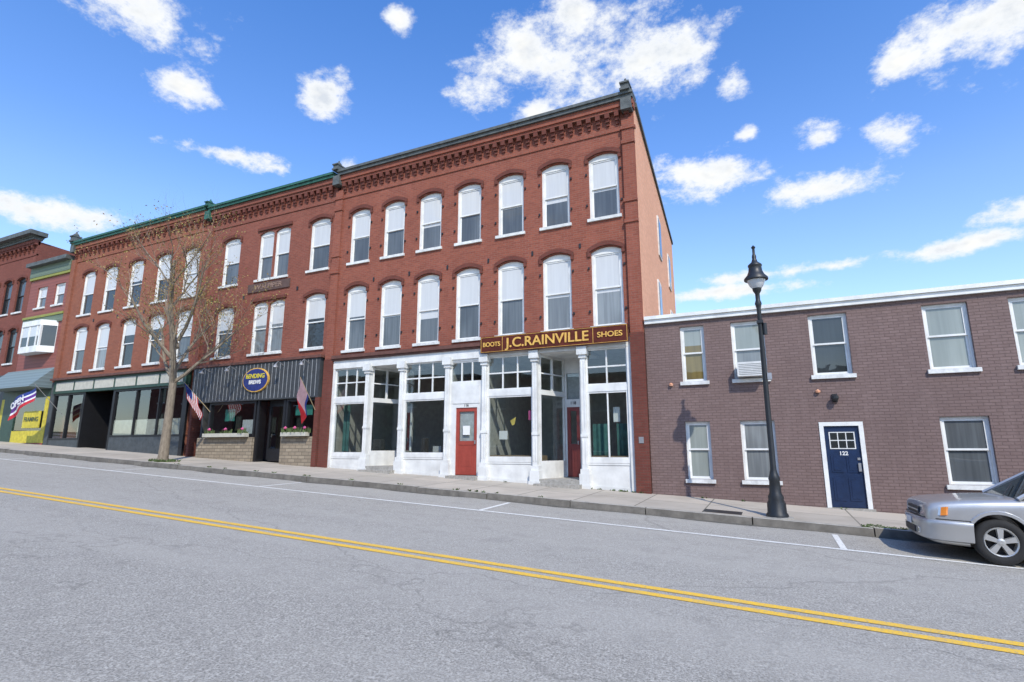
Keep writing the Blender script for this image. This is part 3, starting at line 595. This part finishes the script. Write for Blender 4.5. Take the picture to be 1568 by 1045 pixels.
while x<40:
    L=random.uniform(1.6,2.4);a=x+.012;b_=x+L-.012;dz=random.uniform(-.012,.012)
    for (ya,yb) in ((-3.12+random.uniform(-.015,.015),-2.96),(-17.75,-17.6)):
        kb.hexa([(a,ya,road(a,ya)-.1),(b_,ya,road(b_,ya)-.1),(b_,yb,road(b_,yb)-.1),(a,yb,road(a,yb)-.1)],
                [(a,ya+.015,walk(a,ya)+.008+dz),(b_,ya+.015,walk(b_,ya)+.008+dz),(b_,yb,walk(b_,yb)+.008+dz),(a,yb,walk(a,yb)+.008+dz)])
        kt.quad((a,ya+.02,walk(a,ya)+.011+dz),(b_,ya+.02,walk(b_,ya)+.011+dz),(b_,yb,walk(b_,yb)+.011+dz),(a,yb,walk(a,yb)+.011+dz))
    x+=L
GRIT=simple('gutter_grit',(.13,.12,.095),.95,var=.5,scale=9,streak=False)
gt_=Part('gutter',None,GRIT)
for i in range(120):
    a=-60+i*.8;b_=a+.8;w0=.12+.08*math.sin(i*1.3)+.05*math.sin(i*3.1);w1=.12+.08*math.sin((i+1)*1.3)+.05*math.sin((i+1)*3.1)
    gt_.quad((a,-3.10-w0,road(a,-3.2)+.0035),(b_,-3.10-w1,road(b_,-3.2)+.0035),(b_,-3.09,road(b_,-3.09)+.004),(a,-3.09,road(a,-3.09)+.004))
gt_.build()
def paint(name,c,wear=.75):
    m,nt,b=new(name);tc=N(nt,'ShaderNodeTexCoord').outputs['Object'];f=noi(nt,tc,40,4,.75);g=noi(nt,tc,3,4,.6)
    col=mixc(nt,ramp(nt,f,.50,.66,0,wear),c,(.29,.27,.22));col=mixc(nt,ramp(nt,g,.5,.8,0,.4),col,(.30,.27,.22))
    nt.links.new(col,b.inputs['Base Color']);b.inputs['Roughness'].default_value=.7;return m
PY=paint('road_paint_yellow',(.82,.49,.035),.8);PW=paint('road_paint_white',(.76,.75,.70),.8)
def marks(name,mat,rects):
    p=Part(name,None,mat)
    for x0,x1,y0,y1 in rects:
        n=max(1,int((x1-x0)/5))
        for i in range(n):
            a=x0+(x1-x0)*i/n;b_=x0+(x1-x0)*(i+1)/n
            p.quad((a,y0,road(a,y0)+.006),(b_,y0,road(b_,y0)+.006),(b_,y1,road(b_,y1)+.006),(a,y1,road(a,y1)+.006))
    p.build()
marks('yellow_centre_line',PY,[(-70,60,-9.05,-8.92),(-70,60,-9.31,-9.18)])
marks('white_parking_line',PW,[(-70,60,-4.96,-4.85)]+[(xx,xx+.10,-4.849,-3.35) for xx in (-27,-20,-13,-6.05,.92,7.9,14.9)])
wd=Part('weeds',None,PLANT)
for k in range(46):
    xx=random.choice([random.uniform(-14,2),random.uniform(-5.5,-3.3),random.uniform(-24,10)])
    yy=random.choice([-.07,-.1,-2.93]);
    if yy<-1:xx=random.uniform(-20,6)
    tuft(wd,xx,yy,walk(xx,yy),.09,.055,9)
for k in range(50):
    xx=random.uniform(1.6,3.4);yy=random.uniform(-2.9,-2.5);tuft(wd,xx,yy,walk(xx,yy),.12,.02,8)
wd.build()
uc=Part('manhole_cover',None,DARKMET);
uc.quad(*[(x_,y_,walk(x_,y_)+.005) for x_,y_ in ((-1.5,-2.8),(-.7,-2.8),(-.7,-2.3),(-1.5,-2.3))]);uc.build()
# ================================================================= STREET LAMP
lx,ly=.0,-2.62;lz=walk(lx,ly)
lp=empty('street_lamp')
S=P(lp,'pole',DARKMET,True)
S.lathe(lx,ly,[(.0,lz),(.22,lz),(.22,lz+.06),(.19,lz+.10),(.185,lz+.28),(.15,lz+.36),(.16,lz+.42),(.12,lz+.5),(.105,lz+.75),(.12,lz+.8),(.09,lz+.88),(.062,lz+1.0),(.055,lz+2.6),(.046,lz+4.6),(.06,lz+4.66),(.075,lz+4.72),(.05,lz+4.80),(.05,lz+4.95),(.09,lz+5.02),(.10,lz+5.08)],24,.06)
P(lp,'concrete_footing',STONE).lathe(lx,ly,[(.32,lz-.05),(.32,lz+.012),(.0,lz+.013)],20)
lh=lz+5.08
gm,nt,b=new('lamp_globe');b.inputs['Base Color'].default_value=(.75,.77,.78,1);b.inputs['Roughness'].default_value=.12;b.inputs['Transmission Weight'].default_value=.3
P(lp,'lamp_lens',gm,True).lathe(lx,ly,[(.10,lh),(.15,lh+.06),(.19,lh+.16),(.20,lh+.2)],20)
P(lp,'lamp_hood',DARKMET,True).lathe(lx,ly,[(.20,lh+.19),(.26,lh+.20),(.26,lh+.24),(.19,lh+.32),(.15,lh+.42),(.14,lh+.52),(.155,lh+.54),(.15,lh+.57),(.07,lh+.64),(.045,lh+.72),(.05,lh+.78),(.03,lh+.84),(.028,lh+.96),(.05,lh+1.0),(.02,lh+1.04),(0,lh+1.06)],20)
S.tube([(lx,ly,lz+4.05),(lx+.1,ly,lz+4.05)],[.03,.03]);S.tube([(lx+.09,ly,lz+3.98),(lx+.09,ly,lz+4.25)],[.045,.045],8);S.box(lx-.07,lx+.07,ly-.07,ly+.07,lz+4.25,lz+4.32)
P(lp,'receptacle_box',GREYMET).box(lx+.05,lx+.14,ly-.05,ly+.05,lz+2.95,lz+3.1)
# ================================================================= TREE
tr=empty('street_tree');tx,ty=-21.05,-2.45;tz=walk(tx,ty)
def barkm():
    m,nt,b=new('bark');tc=N(nt,'ShaderNodeTexCoord').outputs['Object'];n=noi(nt,tc,8,4,.7,(2,2,.5));col=mixc(nt,ramp(nt,n,.3,.7),(.13,.10,.07),(.29,.24,.175));nt.links.new(col,b.inputs['Base Color']);b.inputs['Roughness'].default_value=.9;bump(nt,b,n,.6,.02);return m
BK=barkm();T=P(tr,'trunk_and_limbs',BK,True);TW=P(tr,'twigs',BK,True)
def leafm():
    m,nt,b=new('spring_buds');oi=N(nt,'ShaderNodeTexCoord').outputs['Object'];n=noi(nt,oi,3,3);col=mixc(nt,ramp(nt,n,.35,.65),(.29,.15,.04),(.19,.19,.045));nt.links.new(col,b.inputs['Base Color']);b.inputs['Roughness'].default_value=.7;return m
LF=P(tr,'buds_and_leaves',leafm())
def leaf(p,s):
    a=Vector((random.uniform(-1,1),random.uniform(-1,1),random.uniform(-1,1))).normalized();b=a.orthogonal().normalized();p=Vector(p)
    LF.quad(tuple(p-a*s),tuple(p-b*s*.5),tuple(p+a*s),tuple(p+b*s*.5))
def branch(p,d,L,r,lev):
    n=5 if lev<3 else 3;pts=[tuple(p)];rad=[r];q=Vector(p);dd=Vector(d).normalized()
    for i in range(n):
        dd=(dd+Vector((random.uniform(-1,1),random.uniform(-1,1),random.uniform(-.3,.9)))*(.13+.03*lev)).normalized()
        q=q+dd*L/n;pts.append(tuple(q));rad.append(r*(1-.62*(i+1)/n))
        if lev<4 and i>=(1 if lev else 2) :
            k=[3,2,2,1][lev]
            for _ in range(k):
                if random.random()<.84:
                    ax=Vector((random.uniform(-1,1),random.uniform(-1,1),random.uniform(-.2,.8))).normalized()
                    nd=(dd*.8+ax*.8).normalized()
                    branch(q,nd,L*random.uniform(.44,.64),rad[-1]*.58,lev+1)
        if lev>=3 and q.z<9:
            for _ in range(2 if q.z<7.3 else 1):
                if random.random()<.8:leaf(q+Vector((random.gauss(0,.08),random.gauss(0,.08),random.gauss(0,.08))),random.uniform(.022,.05))
    (T if lev<2 else TW).tube(pts,rad,9 if lev==0 else (6 if lev<2 else 3))
T.tube([(tx,ty,tz-.1),(tx,ty,tz+.15),(tx+.03,ty,tz+1.5),(tx+.05,ty,tz+3.0)],[.25,.185,.15,.135],12)
branch((tx+.05,ty,tz+3.0),(-.03,0,1),4.9,.135,0)
for a,el,h in ((0.3,.5,3.0),(2.0,.7,3.4),(3.3,.45,3.1),(4.6,.7,3.8),(5.4,.7,2.9),(2.9,.7,4.4),(.1,.8,4.7)):
    branch((tx+.05,ty,tz+h),(math.cos(a),math.sin(a)*.7,el*1.4),3.0,.075,1)
gt=Part('tree_pit_grass',None,PLANT)
for k in range(40):
    xx=tx+random.uniform(-.5,.5);yy=ty+random.uniform(-.35,.35);tuft(gt,xx,yy,walk(xx,yy),.1,.1,10)
gt.build()
# ================================================================= FLAGS
WOOD=simple('flag_pole_wood',(.45,.35,.2),.5)
def flag(name,base,tip,w,h,mats,colfn,nx=26,nz=13,down=(0,0,-1)):
    e=empty(name);P(e,'pole',WOOD).tube([base,tip],[.015,.012],8)
    B=Vector(base);Tp=Vector(tip);ax=(B-Tp).normalized()
    dn=Vector(down).normalized()
    me=bpy.data.meshes.new('cloth');v=[];f=[];mi=[]
    for j in range(nz+1):
        for i in range(nx+1):
            u=i/nx;t=j/nz
            p=Tp+ax*(h*t)+dn*(w*u*(1-.05*t))+Vector((.06*math.sin(u*9+t*2),.07*math.sin(u*7+t*3),0))*u+Vector((0.10*u*(1-t),0,0))
            v.append(tuple(p))
    for j in range(nz):
        for i in range(nx):f.append((j*(nx+1)+i,j*(nx+1)+i+1,(j+1)*(nx+1)+i+1,(j+1)*(nx+1)+i));mi.append(colfn(i/nx,(j+.5)/nz,i,j))
    me.from_pydata(v,[],f)
    for m in mats:me.materials.append(m)
    for k,p in enumerate(me.polygons):p.material_index=mi[k];p.use_smooth=True
    o=bpy.data.objects.new('cloth',me);COL.objects.link(o);o.parent=e;return e
FR=simple('flag_red',(.5,.02,.03),.8,bst=0);FW=simple('flag_white',(.75,.75,.75),.8,bst=0);FB=simple('flag_blue',(.02,.04,.2),.8,bst=0);FP=simple('flag_purple',(.12,.03,.22),.8,bst=0);FG=simple('flag_pinkgrey',(.42,.27,.30),.8,bst=0)
flag('american_flag',(-21.75,-.2,1.55),(-22.15,-1.25,2.75),1.15,.85,[FR,FW,FB],lambda u,t,i,j:2 if(u<.4 and j<7) else j%2,down=(.45,0,-1))
flag('decorative_flag',(-15.75,-.2,1.45),(-15.6,-1.2,2.6),1.15,.85,[FG,FR,FB],lambda u,t,i,j:1 if u>.7 else (2 if t>.85 else 0),down=(-.25,.1,-1))
of=empty('open_flag')
def OP(u,t):return (-35.5+2.1*u,-1.45+.10*math.sin(u*7+t*2),1.40+.95*u+ .95*t-.25*u*t)
for i in range(18):
    for j in range(8):
        u0,u1=i/18,(i+1)/18;t0,t1=j/8,(j+1)/8
        k=1 if j in (2,5) else (0 if 2<j<5 else 2 if j<2 else 3)
        P(of,['cloth_purple','cloth_white','cloth_red','cloth_blue'][k],[FP,FW,FR,FB][k]).quad(OP(u0,t0),OP(u1,t0),OP(u1,t1),OP(u0,t1))
P(of,'pole',GREYMET).tube([(-33.3,-.1,1.7),(-33.35,-1.5,3.2)],[.015,.015])
t=text('OPEN',of,'open_text',-34.5,-1.60,2.28,.46,FW,.003,off=.02);t.rotation_euler=(R(90),R(-23),0)
# ================================================================= CAR
car=empty('parked_car')
def carpaint():
    m,nt,b=new('silver_car_paint');b.inputs['Base Color'].default_value=(.46,.46,.45,1);b.inputs['Metallic'].default_value=.5;b.inputs['Coat Weight'].default_value=.8;b.inputs['Coat Roughness'].default_value=.06
    tc=N(nt,'ShaderNodeTexCoord').outputs['Object'];n=noi(nt,tc,4,4);nt.links.new(ramp(nt,n,.3,.8,.30,.42),b.inputs['Roughness']);return m
CP=carpaint();TYRE=simple('tyre_rubber',(.02,.02,.02),.85,streak=False);ALLOY=simple('alloy',(.58,.58,.56),.35,metal=.6,var=.1,streak=False)
CG=glass('car_glass',(.16,.19,.20),.08);PL=simple('black_plastic',(.03,.03,.032),.6,streak=False);AMB=simple('amber',(.75,.24,.03),.3,streak=False,bst=0,coat=1)
HL,nt,b=new('headlight_lens');b.inputs['Base Color'].default_value=(.60,.63,.65,1);b.inputs['Metallic'].default_value=.5;b.inputs['Roughness'].default_value=.15;b.inputs['Coat Weight'].default_value=1
st=[(0.03,.40,.70,.58),(.03,.30,.755,.68),(.045,.26,.80,.745),(.085,.24,.835,.785),(.16,.21,.865,.81),(.30,.20,.895,.828),(.55,.19,.93,.838),(.85,.19,.962,.845),(1.15,.19,.99,.85),(1.4,.19,1.01,.85),(2.0,.19,1.02,.85),(2.9,.19,1.02,.85),(3.6,.2,1.02,.845),(4.15,.24,1.01,.83),(4.38,.28,.97,.79),(4.44,.34,.9,.70)]
ring=[]
for x,zb,zt,w in st:
    h=zt-zb;half=[(w*.80,zb),(w*.95,zb+.04*h),(w*1.0,zb+.22*h),(w*1.0,zb+.5*h),(w*.985,zb+.82*h),(w*.955,zb+.955*h),(w*.84,zt),(w*.45,zt+.010),(0,zt+.014)]
    full=half+[(-a,b) for a,b in reversed(half[:-1])]
    ring.append([(x,a,b) for a,b in full])
bm=bmesh.new();vs=[[bm.verts.new(p) for p in r] for r in ring];n=len(ring[0])
for i in range(len(ring)-1):
    for k in range(n):bm.faces.new((vs[i][k],vs[i][(k+1)%n],vs[i+1][(k+1)%n],vs[i+1][k]))
bm.faces.new(vs[0][::-1]);bm.faces.new(vs[-1])
bmesh.ops.recalc_face_normals(bm,faces=bm.faces)
me=bpy.data.meshes.new('body');bm.to_mesh(me);bm.free()
body=bpy.data.objects.new('body',me);COL.objects.link(body);me.materials.append(CP)
md=body.modifiers.new('s','SUBSURF');md.levels=2;md.render_levels=2
def cyl(x,z,r,w,y=0):
    b=bmesh.new();bmesh.ops.create_cone(b,cap_ends=True,segments=40,radius1=r,radius2=r,depth=w,matrix=Matrix.Translation((x,y,z))@Matrix.Rotation(R(90),4,'X'));m=bpy.data.meshes.new('c');b.to_mesh(m);b.free();o=bpy.data.objects.new('cutter',m);COL.objects.link(o);return o
WX=(.93,3.50);cuts=[]
for wx in WX:
    for s in (-1,1):
        c=cyl(wx,.36,.39,.5,s*.72);cuts.append(c);md=body.modifiers.new('b','BOOLEAN');md.object=c;md.operation='DIFFERENCE';md.solver='EXACT'
bpy.context.view_layer.update()
dg=bpy.context.evaluated_depsgraph_get();nm=bpy.data.meshes.new_from_object(body.evaluated_get(dg));body.modifiers.clear();body.data=nm
for c in cuts:bpy.data.objects.remove(c,do_unlink=True)
for p in nm.polygons:p.use_smooth=True
try:nm.set_sharp_from_angle(angle=R(40))
except Exception:pass
body.parent=car
BP=P(car,'front_bumper',CP,True);BL=P(car,'bumper_gap',PL)
path=[(.60,-.852),(.38,-.846),(.20,-.825),(.08,-.76),(.01,-.62),(-.025,-.35),(-.035,0),(-.025,.35),(.01,.62),(.08,.76),(.20,.825),(.38,.846),(.60,.852)]
prof=[(0.03,.27),(-.012,.29),(-.022,.36),(-.02,.47),(-.03,.50),(-.03,.565),(-.012,.59),(.05,.60)]
def sweep(part,path,prof):
    i0=len(part.v);m_=len(prof)
    for k,(px,py) in enumerate(path):
        a=Vector(path[max(k-1,0)]);c=Vector(path[min(k+1,len(path)-1)]);t=(c-a).normalized();nrm_=Vector((-t.y,t.x))
        for o_,z in prof:part.v.append((px+nrm_.x*o_,py+nrm_.y*o_,z))
    for k in range(len(path)-1):
        for j in range(m_-1):
            a=i0+k*m_+j;part.f.append((a,a+1,a+m_+1,a+m_))
sweep(BP,path,[(-o_,z) for o_,z in prof]);sweep(BL,path,[(.004,.60),(.004,.615)])
def cq(part,pts):i=len(part.v);part.v+=pts;part.f.append(tuple(range(i,i+len(pts))))
gl=P(car,'windows',CG)
wb,wt=.775,.63
for s in (-1,1):cq(gl,[(1.25,s*wb,1.0),(4.32,s*wb*.95,1.0),(4.15,s*wt,1.50),(2.0,s*wt,1.51)])
cq(gl,[(1.20,-wb*.95,1.0),(1.20,wb*.95,1.0),(1.98,wt,1.51),(1.98,-wt,1.51)]);cq(gl,[(4.36,-wb*.93,1.0),(4.36,wb*.93,1.0),(4.18,wt,1.50),(4.18,-wt,1.50)])
rf=P(car,'roof_and_pillars',CP)
rf.hexa([(1.95,-wt-.01,1.49),(4.22,-wt-.01,1.485),(4.22,wt+.01,1.485),(1.95,wt+.01,1.49)],[(2.07,-wt+.06,1.545),(4.12,-wt+.06,1.535),(4.12,wt-.06,1.535),(2.07,wt-.06,1.545)])
for s in (-1,1):
    rf.tube([(1.20,s*wb,.99),(1.98,s*wt,1.51)],[.035,.03],6);rf.tube([(4.34,s*wb*.95,1.0),(4.18,s*wt,1.50)],[.06,.05],6)
    for xx in (2.45,3.4):rf.tube([(xx-.02,s*(wb+.003),1.0),(xx+.03,s*(wt+.003),1.50)],[.035,.03],6)
    P(car,'roof_rails',PL).tube([(2.2,s*.56,1.56),(2.3,s*.56,1.60),(3.9,s*.56,1.59),(4.0,s*.56,1.55)],[.014]*4,6)
    P(car,'mirrors',CP,True).hexa([(1.62,s*.80,1.03),(1.72,s*.80,1.03),(1.72,s*.98,1.04),(1.62,s*.97,1.04)],[(1.64,s*.80,1.17),(1.72,s*.80,1.17),(1.72,s*.97,1.18),(1.65,s*.96,1.18)])
P(car,'wipers',PL).tube([(1.17,-.3,1.02),(1.45,.25,1.19)],[.01,.008],4)
P(car,'interior',ROOM).box(1.5,4.1,-.6,.6,.6,.98)
P(car,'seats',PL).box(2.2,2.35,-.5,-.15,.95,1.3);P(car,'seats',PL).box(2.2,2.35,.15,.5,.95,1.3)
for wx in WX:
    for s in (-1,1):
        yo=s*.84;tyr=P(car,'tyres',TYRE,True);al=P(car,'alloy_wheels',ALLOY)
        def ringm(part,prof,seg=36):
            i0=len(part.v)
            for r,yy in prof:
                for k in range(seg):
                    a=2*math.pi*k/seg;part.v.append((wx+r*math.cos(a),yy,.335+r*math.sin(a)))
            for j in range(len(prof)-1):
                for k in range(seg):part.f.append((i0+j*seg+k,i0+j*seg+(k+1)%seg,i0+(j+1)*seg+(k+1)%seg,i0+(j+1)*seg+k))
        ringm(tyr,[(.215,yo-s*.20),(.31,yo-s*.20),(.335,yo-s*.17),(.335,yo-s*.03),(.31,yo),(.25,yo+s*.004),(.222,yo-s*.01),(.222,yo-s*.04)])
        ringm(al,[(.223,yo-s*.02),(.21,yo-s*.005),(.195,yo-s*.02),(.19,yo-s*.12)])
        ringm(P(car,'wheel_backs',PL),[(.19,yo-s*.12),(.001,yo-s*.12)])
        ringm(al,[(.055,yo-s*.08),(.055,yo-s*.012),(.03,yo-s*.004),(.001,yo-s*.004)],16)
        for k in range(5):
            a=2*math.pi*k/5+.3;c,sn=math.cos(a),math.sin(a);px,pz=-sn,c
            def pt(r,w,y_):return (wx+r*c+px*w,y_,.335+r*sn+pz*w)
            al.hexa([pt(.03,-.030,yo-s*.06),pt(.03,.030,yo-s*.06),pt(.197,.050,yo-s*.06),pt(.197,-.050,yo-s*.06)],[pt(.03,-.026,yo-s*.014),pt(.03,.026,yo-s*.014),pt(.197,.042,yo-s*.014),pt(.197,-.042,yo-s*.014)])
        lin=P(car,'wheel_arch_liners',PL);seg=20
        for k in range(seg):
            a0=math.pi*(-.12+1.24*k/seg);a1=math.pi*(-.12+1.24*(k+1)/seg)
            lin.quad((wx+.389*math.cos(a0),s*.5,.36+.389*math.sin(a0)),(wx+.389*math.cos(a1),s*.5,.36+.389*math.sin(a1)),(wx+.389*math.cos(a1),s*.80,.36+.389*math.sin(a1)),(wx+.389*math.cos(a0),s*.80,.36+.389*math.sin(a0)))
            if .02<k/seg<.98:
                fl=P(car,'arch_flares',CP,True);aa=[(r_,yv) for r_,yv in ((.389,s*.80),(.389,s*.862),(.43,s*.858),(.445,s*.835))]
                for q in range(3):
                    (ra_,ya_),(rb__,yb_)=aa[q],aa[q+1]
                    if wx>2 or (.36+.4*math.sin(a0))>.60 or math.cos(a0)>0:
                        fl.quad((wx+ra_*math.cos(a0),ya_,.36+ra_*math.sin(a0)),(wx+ra_*math.cos(a1),ya_,.36+ra_*math.sin(a1)),(wx+rb__*math.cos(a1),yb_,.36+rb__*math.sin(a1)),(wx+rb__*math.cos(a0),yb_,.36+rb__*math.sin(a0)))
def sy(s,a,b):return (s*a,s*b) if s>0 else (s*b,s*a)
for s in (-1,1):
    y0,y1=sy(s,.80,.862);P(car,'sill_cladding',CP).box(1.32,3.1,y0,y1,.19,.30)
    H=P(car,'headlights',HL);A_=P(car,'indicators',AMB)
    fp=[(.012,.40),(.025,.60),(.075,.735),(.20,.822),(.27,.838)]
    for k in range(4):
        (xa,ya),(xb,yb)=fp[k],fp[k+1];z0a,z1a=.635+.010*k,.75+.014*k;z0b,z1b=.635+.010*(k+1),.75+.014*(k+1)
        pp=A_ if k==3 else H
        pp.hexa([(xa,s*ya,z0a),(xb,s*yb,z0b),(xb+.08,s*(yb-.06),z0b),(xa+.08,s*(ya-.06),z0a)],[(xa+.02,s*(ya-.012),z1a),(xb+.02,s*(yb-.012),z1b),(xb+.08,s*(yb-.06),z1b),(xa+.08,s*(ya-.06),z1a)])
    P(car,'side_marker',AMB).box(*((.36,.44)+sy(s,.852,.862)),.50,.53)
    y0,y1=sy(s,.62,.80);P(car,'tail_lights',FR).box(4.28,4.43,y0,y1,.68,.95)
    y0,y1=sy(s,.85,.872)
    for xx in (2.2,3.15):P(car,'door_handles',CP).box(xx,xx+.18,y0,y1,.80,.83)
    y0,y1=sy(s,.40,.54);P(car,'fog_lights',HL).box(-.04,.03,y0,y1,.34,.43)
P(car,'grille',PL).box(.0,.08,-.37,.37,.63,.745);P(car,'bumper_intake',PL).box(-.062,.03,-.34,.34,.33,.43)
P(car,'grille_bar',ALLOY).box(-.012,.02,-.36,.36,.68,.70)
P(car,'number_plate',FW).box(-.075,-.065,-.16,.16,.45,.56)
P(car,'underbody',PL).box(.25,4.2,-.6,.6,.2,.35)
for s in (-1,1):
    for xx in (1.42,2.45,3.3):
        y0,y1=sy(s,.849,.8515);P(car,'door_gaps',PL).box(xx,xx+.008,y0,y1,.32,.90)
CX,CY=2.13,-4.05
car.location=(CX,CY,road(CX,CY));car.rotation_euler=(0,math.atan(-SX),0)
# ------------------------------------------------------------------ build
for p in PARTS.values():
    if p.v:p.build()
# ================================================================= LIGHT
sdv=Vector((2.2,-2.67,3.4)).normalized()
el=math.asin(sdv.z);az=math.atan2(sdv.x,sdv.y)
sl=bpy.data.lights.new('sun','SUN');sl.energy=4.1;sl.angle=R(.53);sl.color=(1,.93,.81);so=bpy.data.objects.new('sun',sl);COL.objects.link(so);so.rotation_euler=sdv.to_track_quat('Z','Y').to_euler()
# ================================================================= CAMERA
cd=bpy.data.cameras.new('camera');cd.sensor_width=36;cd.lens=19.10;cd.clip_end=3000;cd.clip_start=.05
co=bpy.data.objects.new('camera',cd);COL.objects.link(co);co.location=(0,-16,0);co.rotation_euler=(R(90+11.2),0,R(25.1));scene.camera=co
# ================================================================= WORLD
w=bpy.data.worlds.new('World');scene.world=w;w.use_nodes=True;nt=w.node_tree;bg=nt.nodes['Background'];bg.inputs[1].default_value=.135
sky=N(nt,'ShaderNodeTexSky',sky_type='NISHITA');sky.sun_disc=False;sky.sun_elevation=el;sky.sun_rotation=az;sky.altitude=50;sky.air_density=1.0;sky.dust_density=.6;sky.ozone_density=2.0
tc=N(nt,'ShaderNodeTexCoord').outputs['Generated']
nrm=N(nt,'ShaderNodeVectorMath',operation='NORMALIZE');nt.links.new(tc,nrm.inputs[0]);D_=nrm.outputs[0]
sep=N(nt,'ShaderNodeSeparateXYZ');nt.links.new(D_,sep.inputs[0])
a2=N(nt,'ShaderNodeMath',operation='ARCTAN2');nt.links.new(sep.outputs[0],a2.inputs[0]);nt.links.new(sep.outputs[1],a2.inputs[1])
as_=N(nt,'ShaderNodeMath',operation='ARCSINE');nt.links.new(sep.outputs[2],as_.inputs[0])
AE=N(nt,'ShaderNodeCombineXYZ');nt.links.new(a2.outputs[0],AE.inputs[0]);nt.links.new(as_.outputs[0],AE.inputs[1])
# cloud table: azimuth, elevation, half-width, half-height (degrees)
rows=[(-63.5,35.5,5.6,2.8),(-58.8,31.1,2.9,1.9),(-46.4,33.7,2.6,2.3),(-38.8,41.0,1.3,1.4),(-54.8,26.7,4.6,1.0),(-67.5,18.7,6.0,1.4),
(-24.6,39.4,5.6,4.2),(-16.5,39.0,8.0,5.2),(-8.6,38.0,6.6,5.0),(-28.5,35.6,3.6,2.2),(-22.7,33.9,2.6,1.7),(-0.5,34.2,1.7,1.7),(14.1,31.9,2.3,1.8),(20.0,31.8,6.0,3.6),
(6.8,27.6,2.2,1.6),(13.0,26.3,2.7,1.7),(0.5,29.5,1.3,1.0),(-3.9,26.6,6.4,2.5),(6.0,23.4,4.6,2.2),(4.3,16.4,13,.8),(16.9,16.3,9.0,1.0),(21,18,4,1.2),(-2.2,15.3,8.5,.8),(-18.3,42.5,5.0,3.0),(-42.8,27.7,1.6,.9),
(60,30,10,5),(110,25,12,5),(160,32,14,5),(-150,28,12,5),(-110,24,10,4)]
cur=None
for azd,eld,ra,rb_ in rows:
    ka=math.cos(R(eld))/R(ra);kb_=1/R(rb_)
    v=N(nt,'ShaderNodeVectorMath',operation='MULTIPLY_ADD');nt.links.new(AE.outputs[0],v.inputs[0]);v.inputs[1].default_value=(ka,kb_,0);v.inputs[2].default_value=(-R(azd)*ka,-R(eld)*kb_,0)
    ln=N(nt,'ShaderNodeVectorMath',operation='LENGTH');nt.links.new(v.outputs[0],ln.inputs[0])
    if cur is None:cur=ln.outputs['Value']
    else:
        mx=N(nt,'ShaderNodeMath',operation='MINIMUM');nt.links.new(cur,mx.inputs[0]);nt.links.new(ln.outputs['Value'],mx.inputs[1]);cur=mx.outputs[0]
c15=ramp(nt,cur,0,2.4,1.35,-2.1)
n1=noi(nt,D_,13,7,.68,(1,1,1.6));n2=noi(nt,D_,15,3,.6,(1,1,1.9))
ad=N(nt,'ShaderNodeMath',operation='MULTIPLY_ADD');nt.links.new(n1,ad.inputs[0]);ad.inputs[1].default_value=4.8;ad.inputs[2].default_value=-2.6
sm=N(nt,'ShaderNodeMath',operation='ADD');nt.links.new(ad.outputs[0],sm.inputs[0]);nt.links.new(c15,sm.inputs[1])
mr=N(nt,'ShaderNodeMapRange',interpolation_type='SMOOTHSTEP');nt.links.new(sm.outputs[0],mr.inputs[0]);mr.inputs[1].default_value=-.3;mr.inputs[2].default_value=.95
shade=ramp(nt,n2,.38,.60)
cc=mixc(nt,shade,(5.4,5.8,6.4),(7.5,7.5,7.3));cc=mixc(nt,ramp(nt,sm.outputs[0],.7,1.5),(7.2,7.4,7.6),cc)
g1=ramp(nt,sep.outputs[2],.14,.46);g2=ramp(nt,sep.outputs[2],.38,.72)
mul=mixc(nt,g1,(2.0,2.0,2.0),(1.40,1.75,2.25));mul=mixc(nt,g2,mul,(.80,1.45,2.25))
skc=mixc(nt,1.0,sky.outputs[0],mul,'MULTIPLY')
fin=mixc(nt,mr.outputs[0],skc,cc);nt.links.new(fin,bg.inputs[0])
scene.view_settings.view_transform='Standard';scene.view_settings.look='None';scene.view_settings.exposure=0
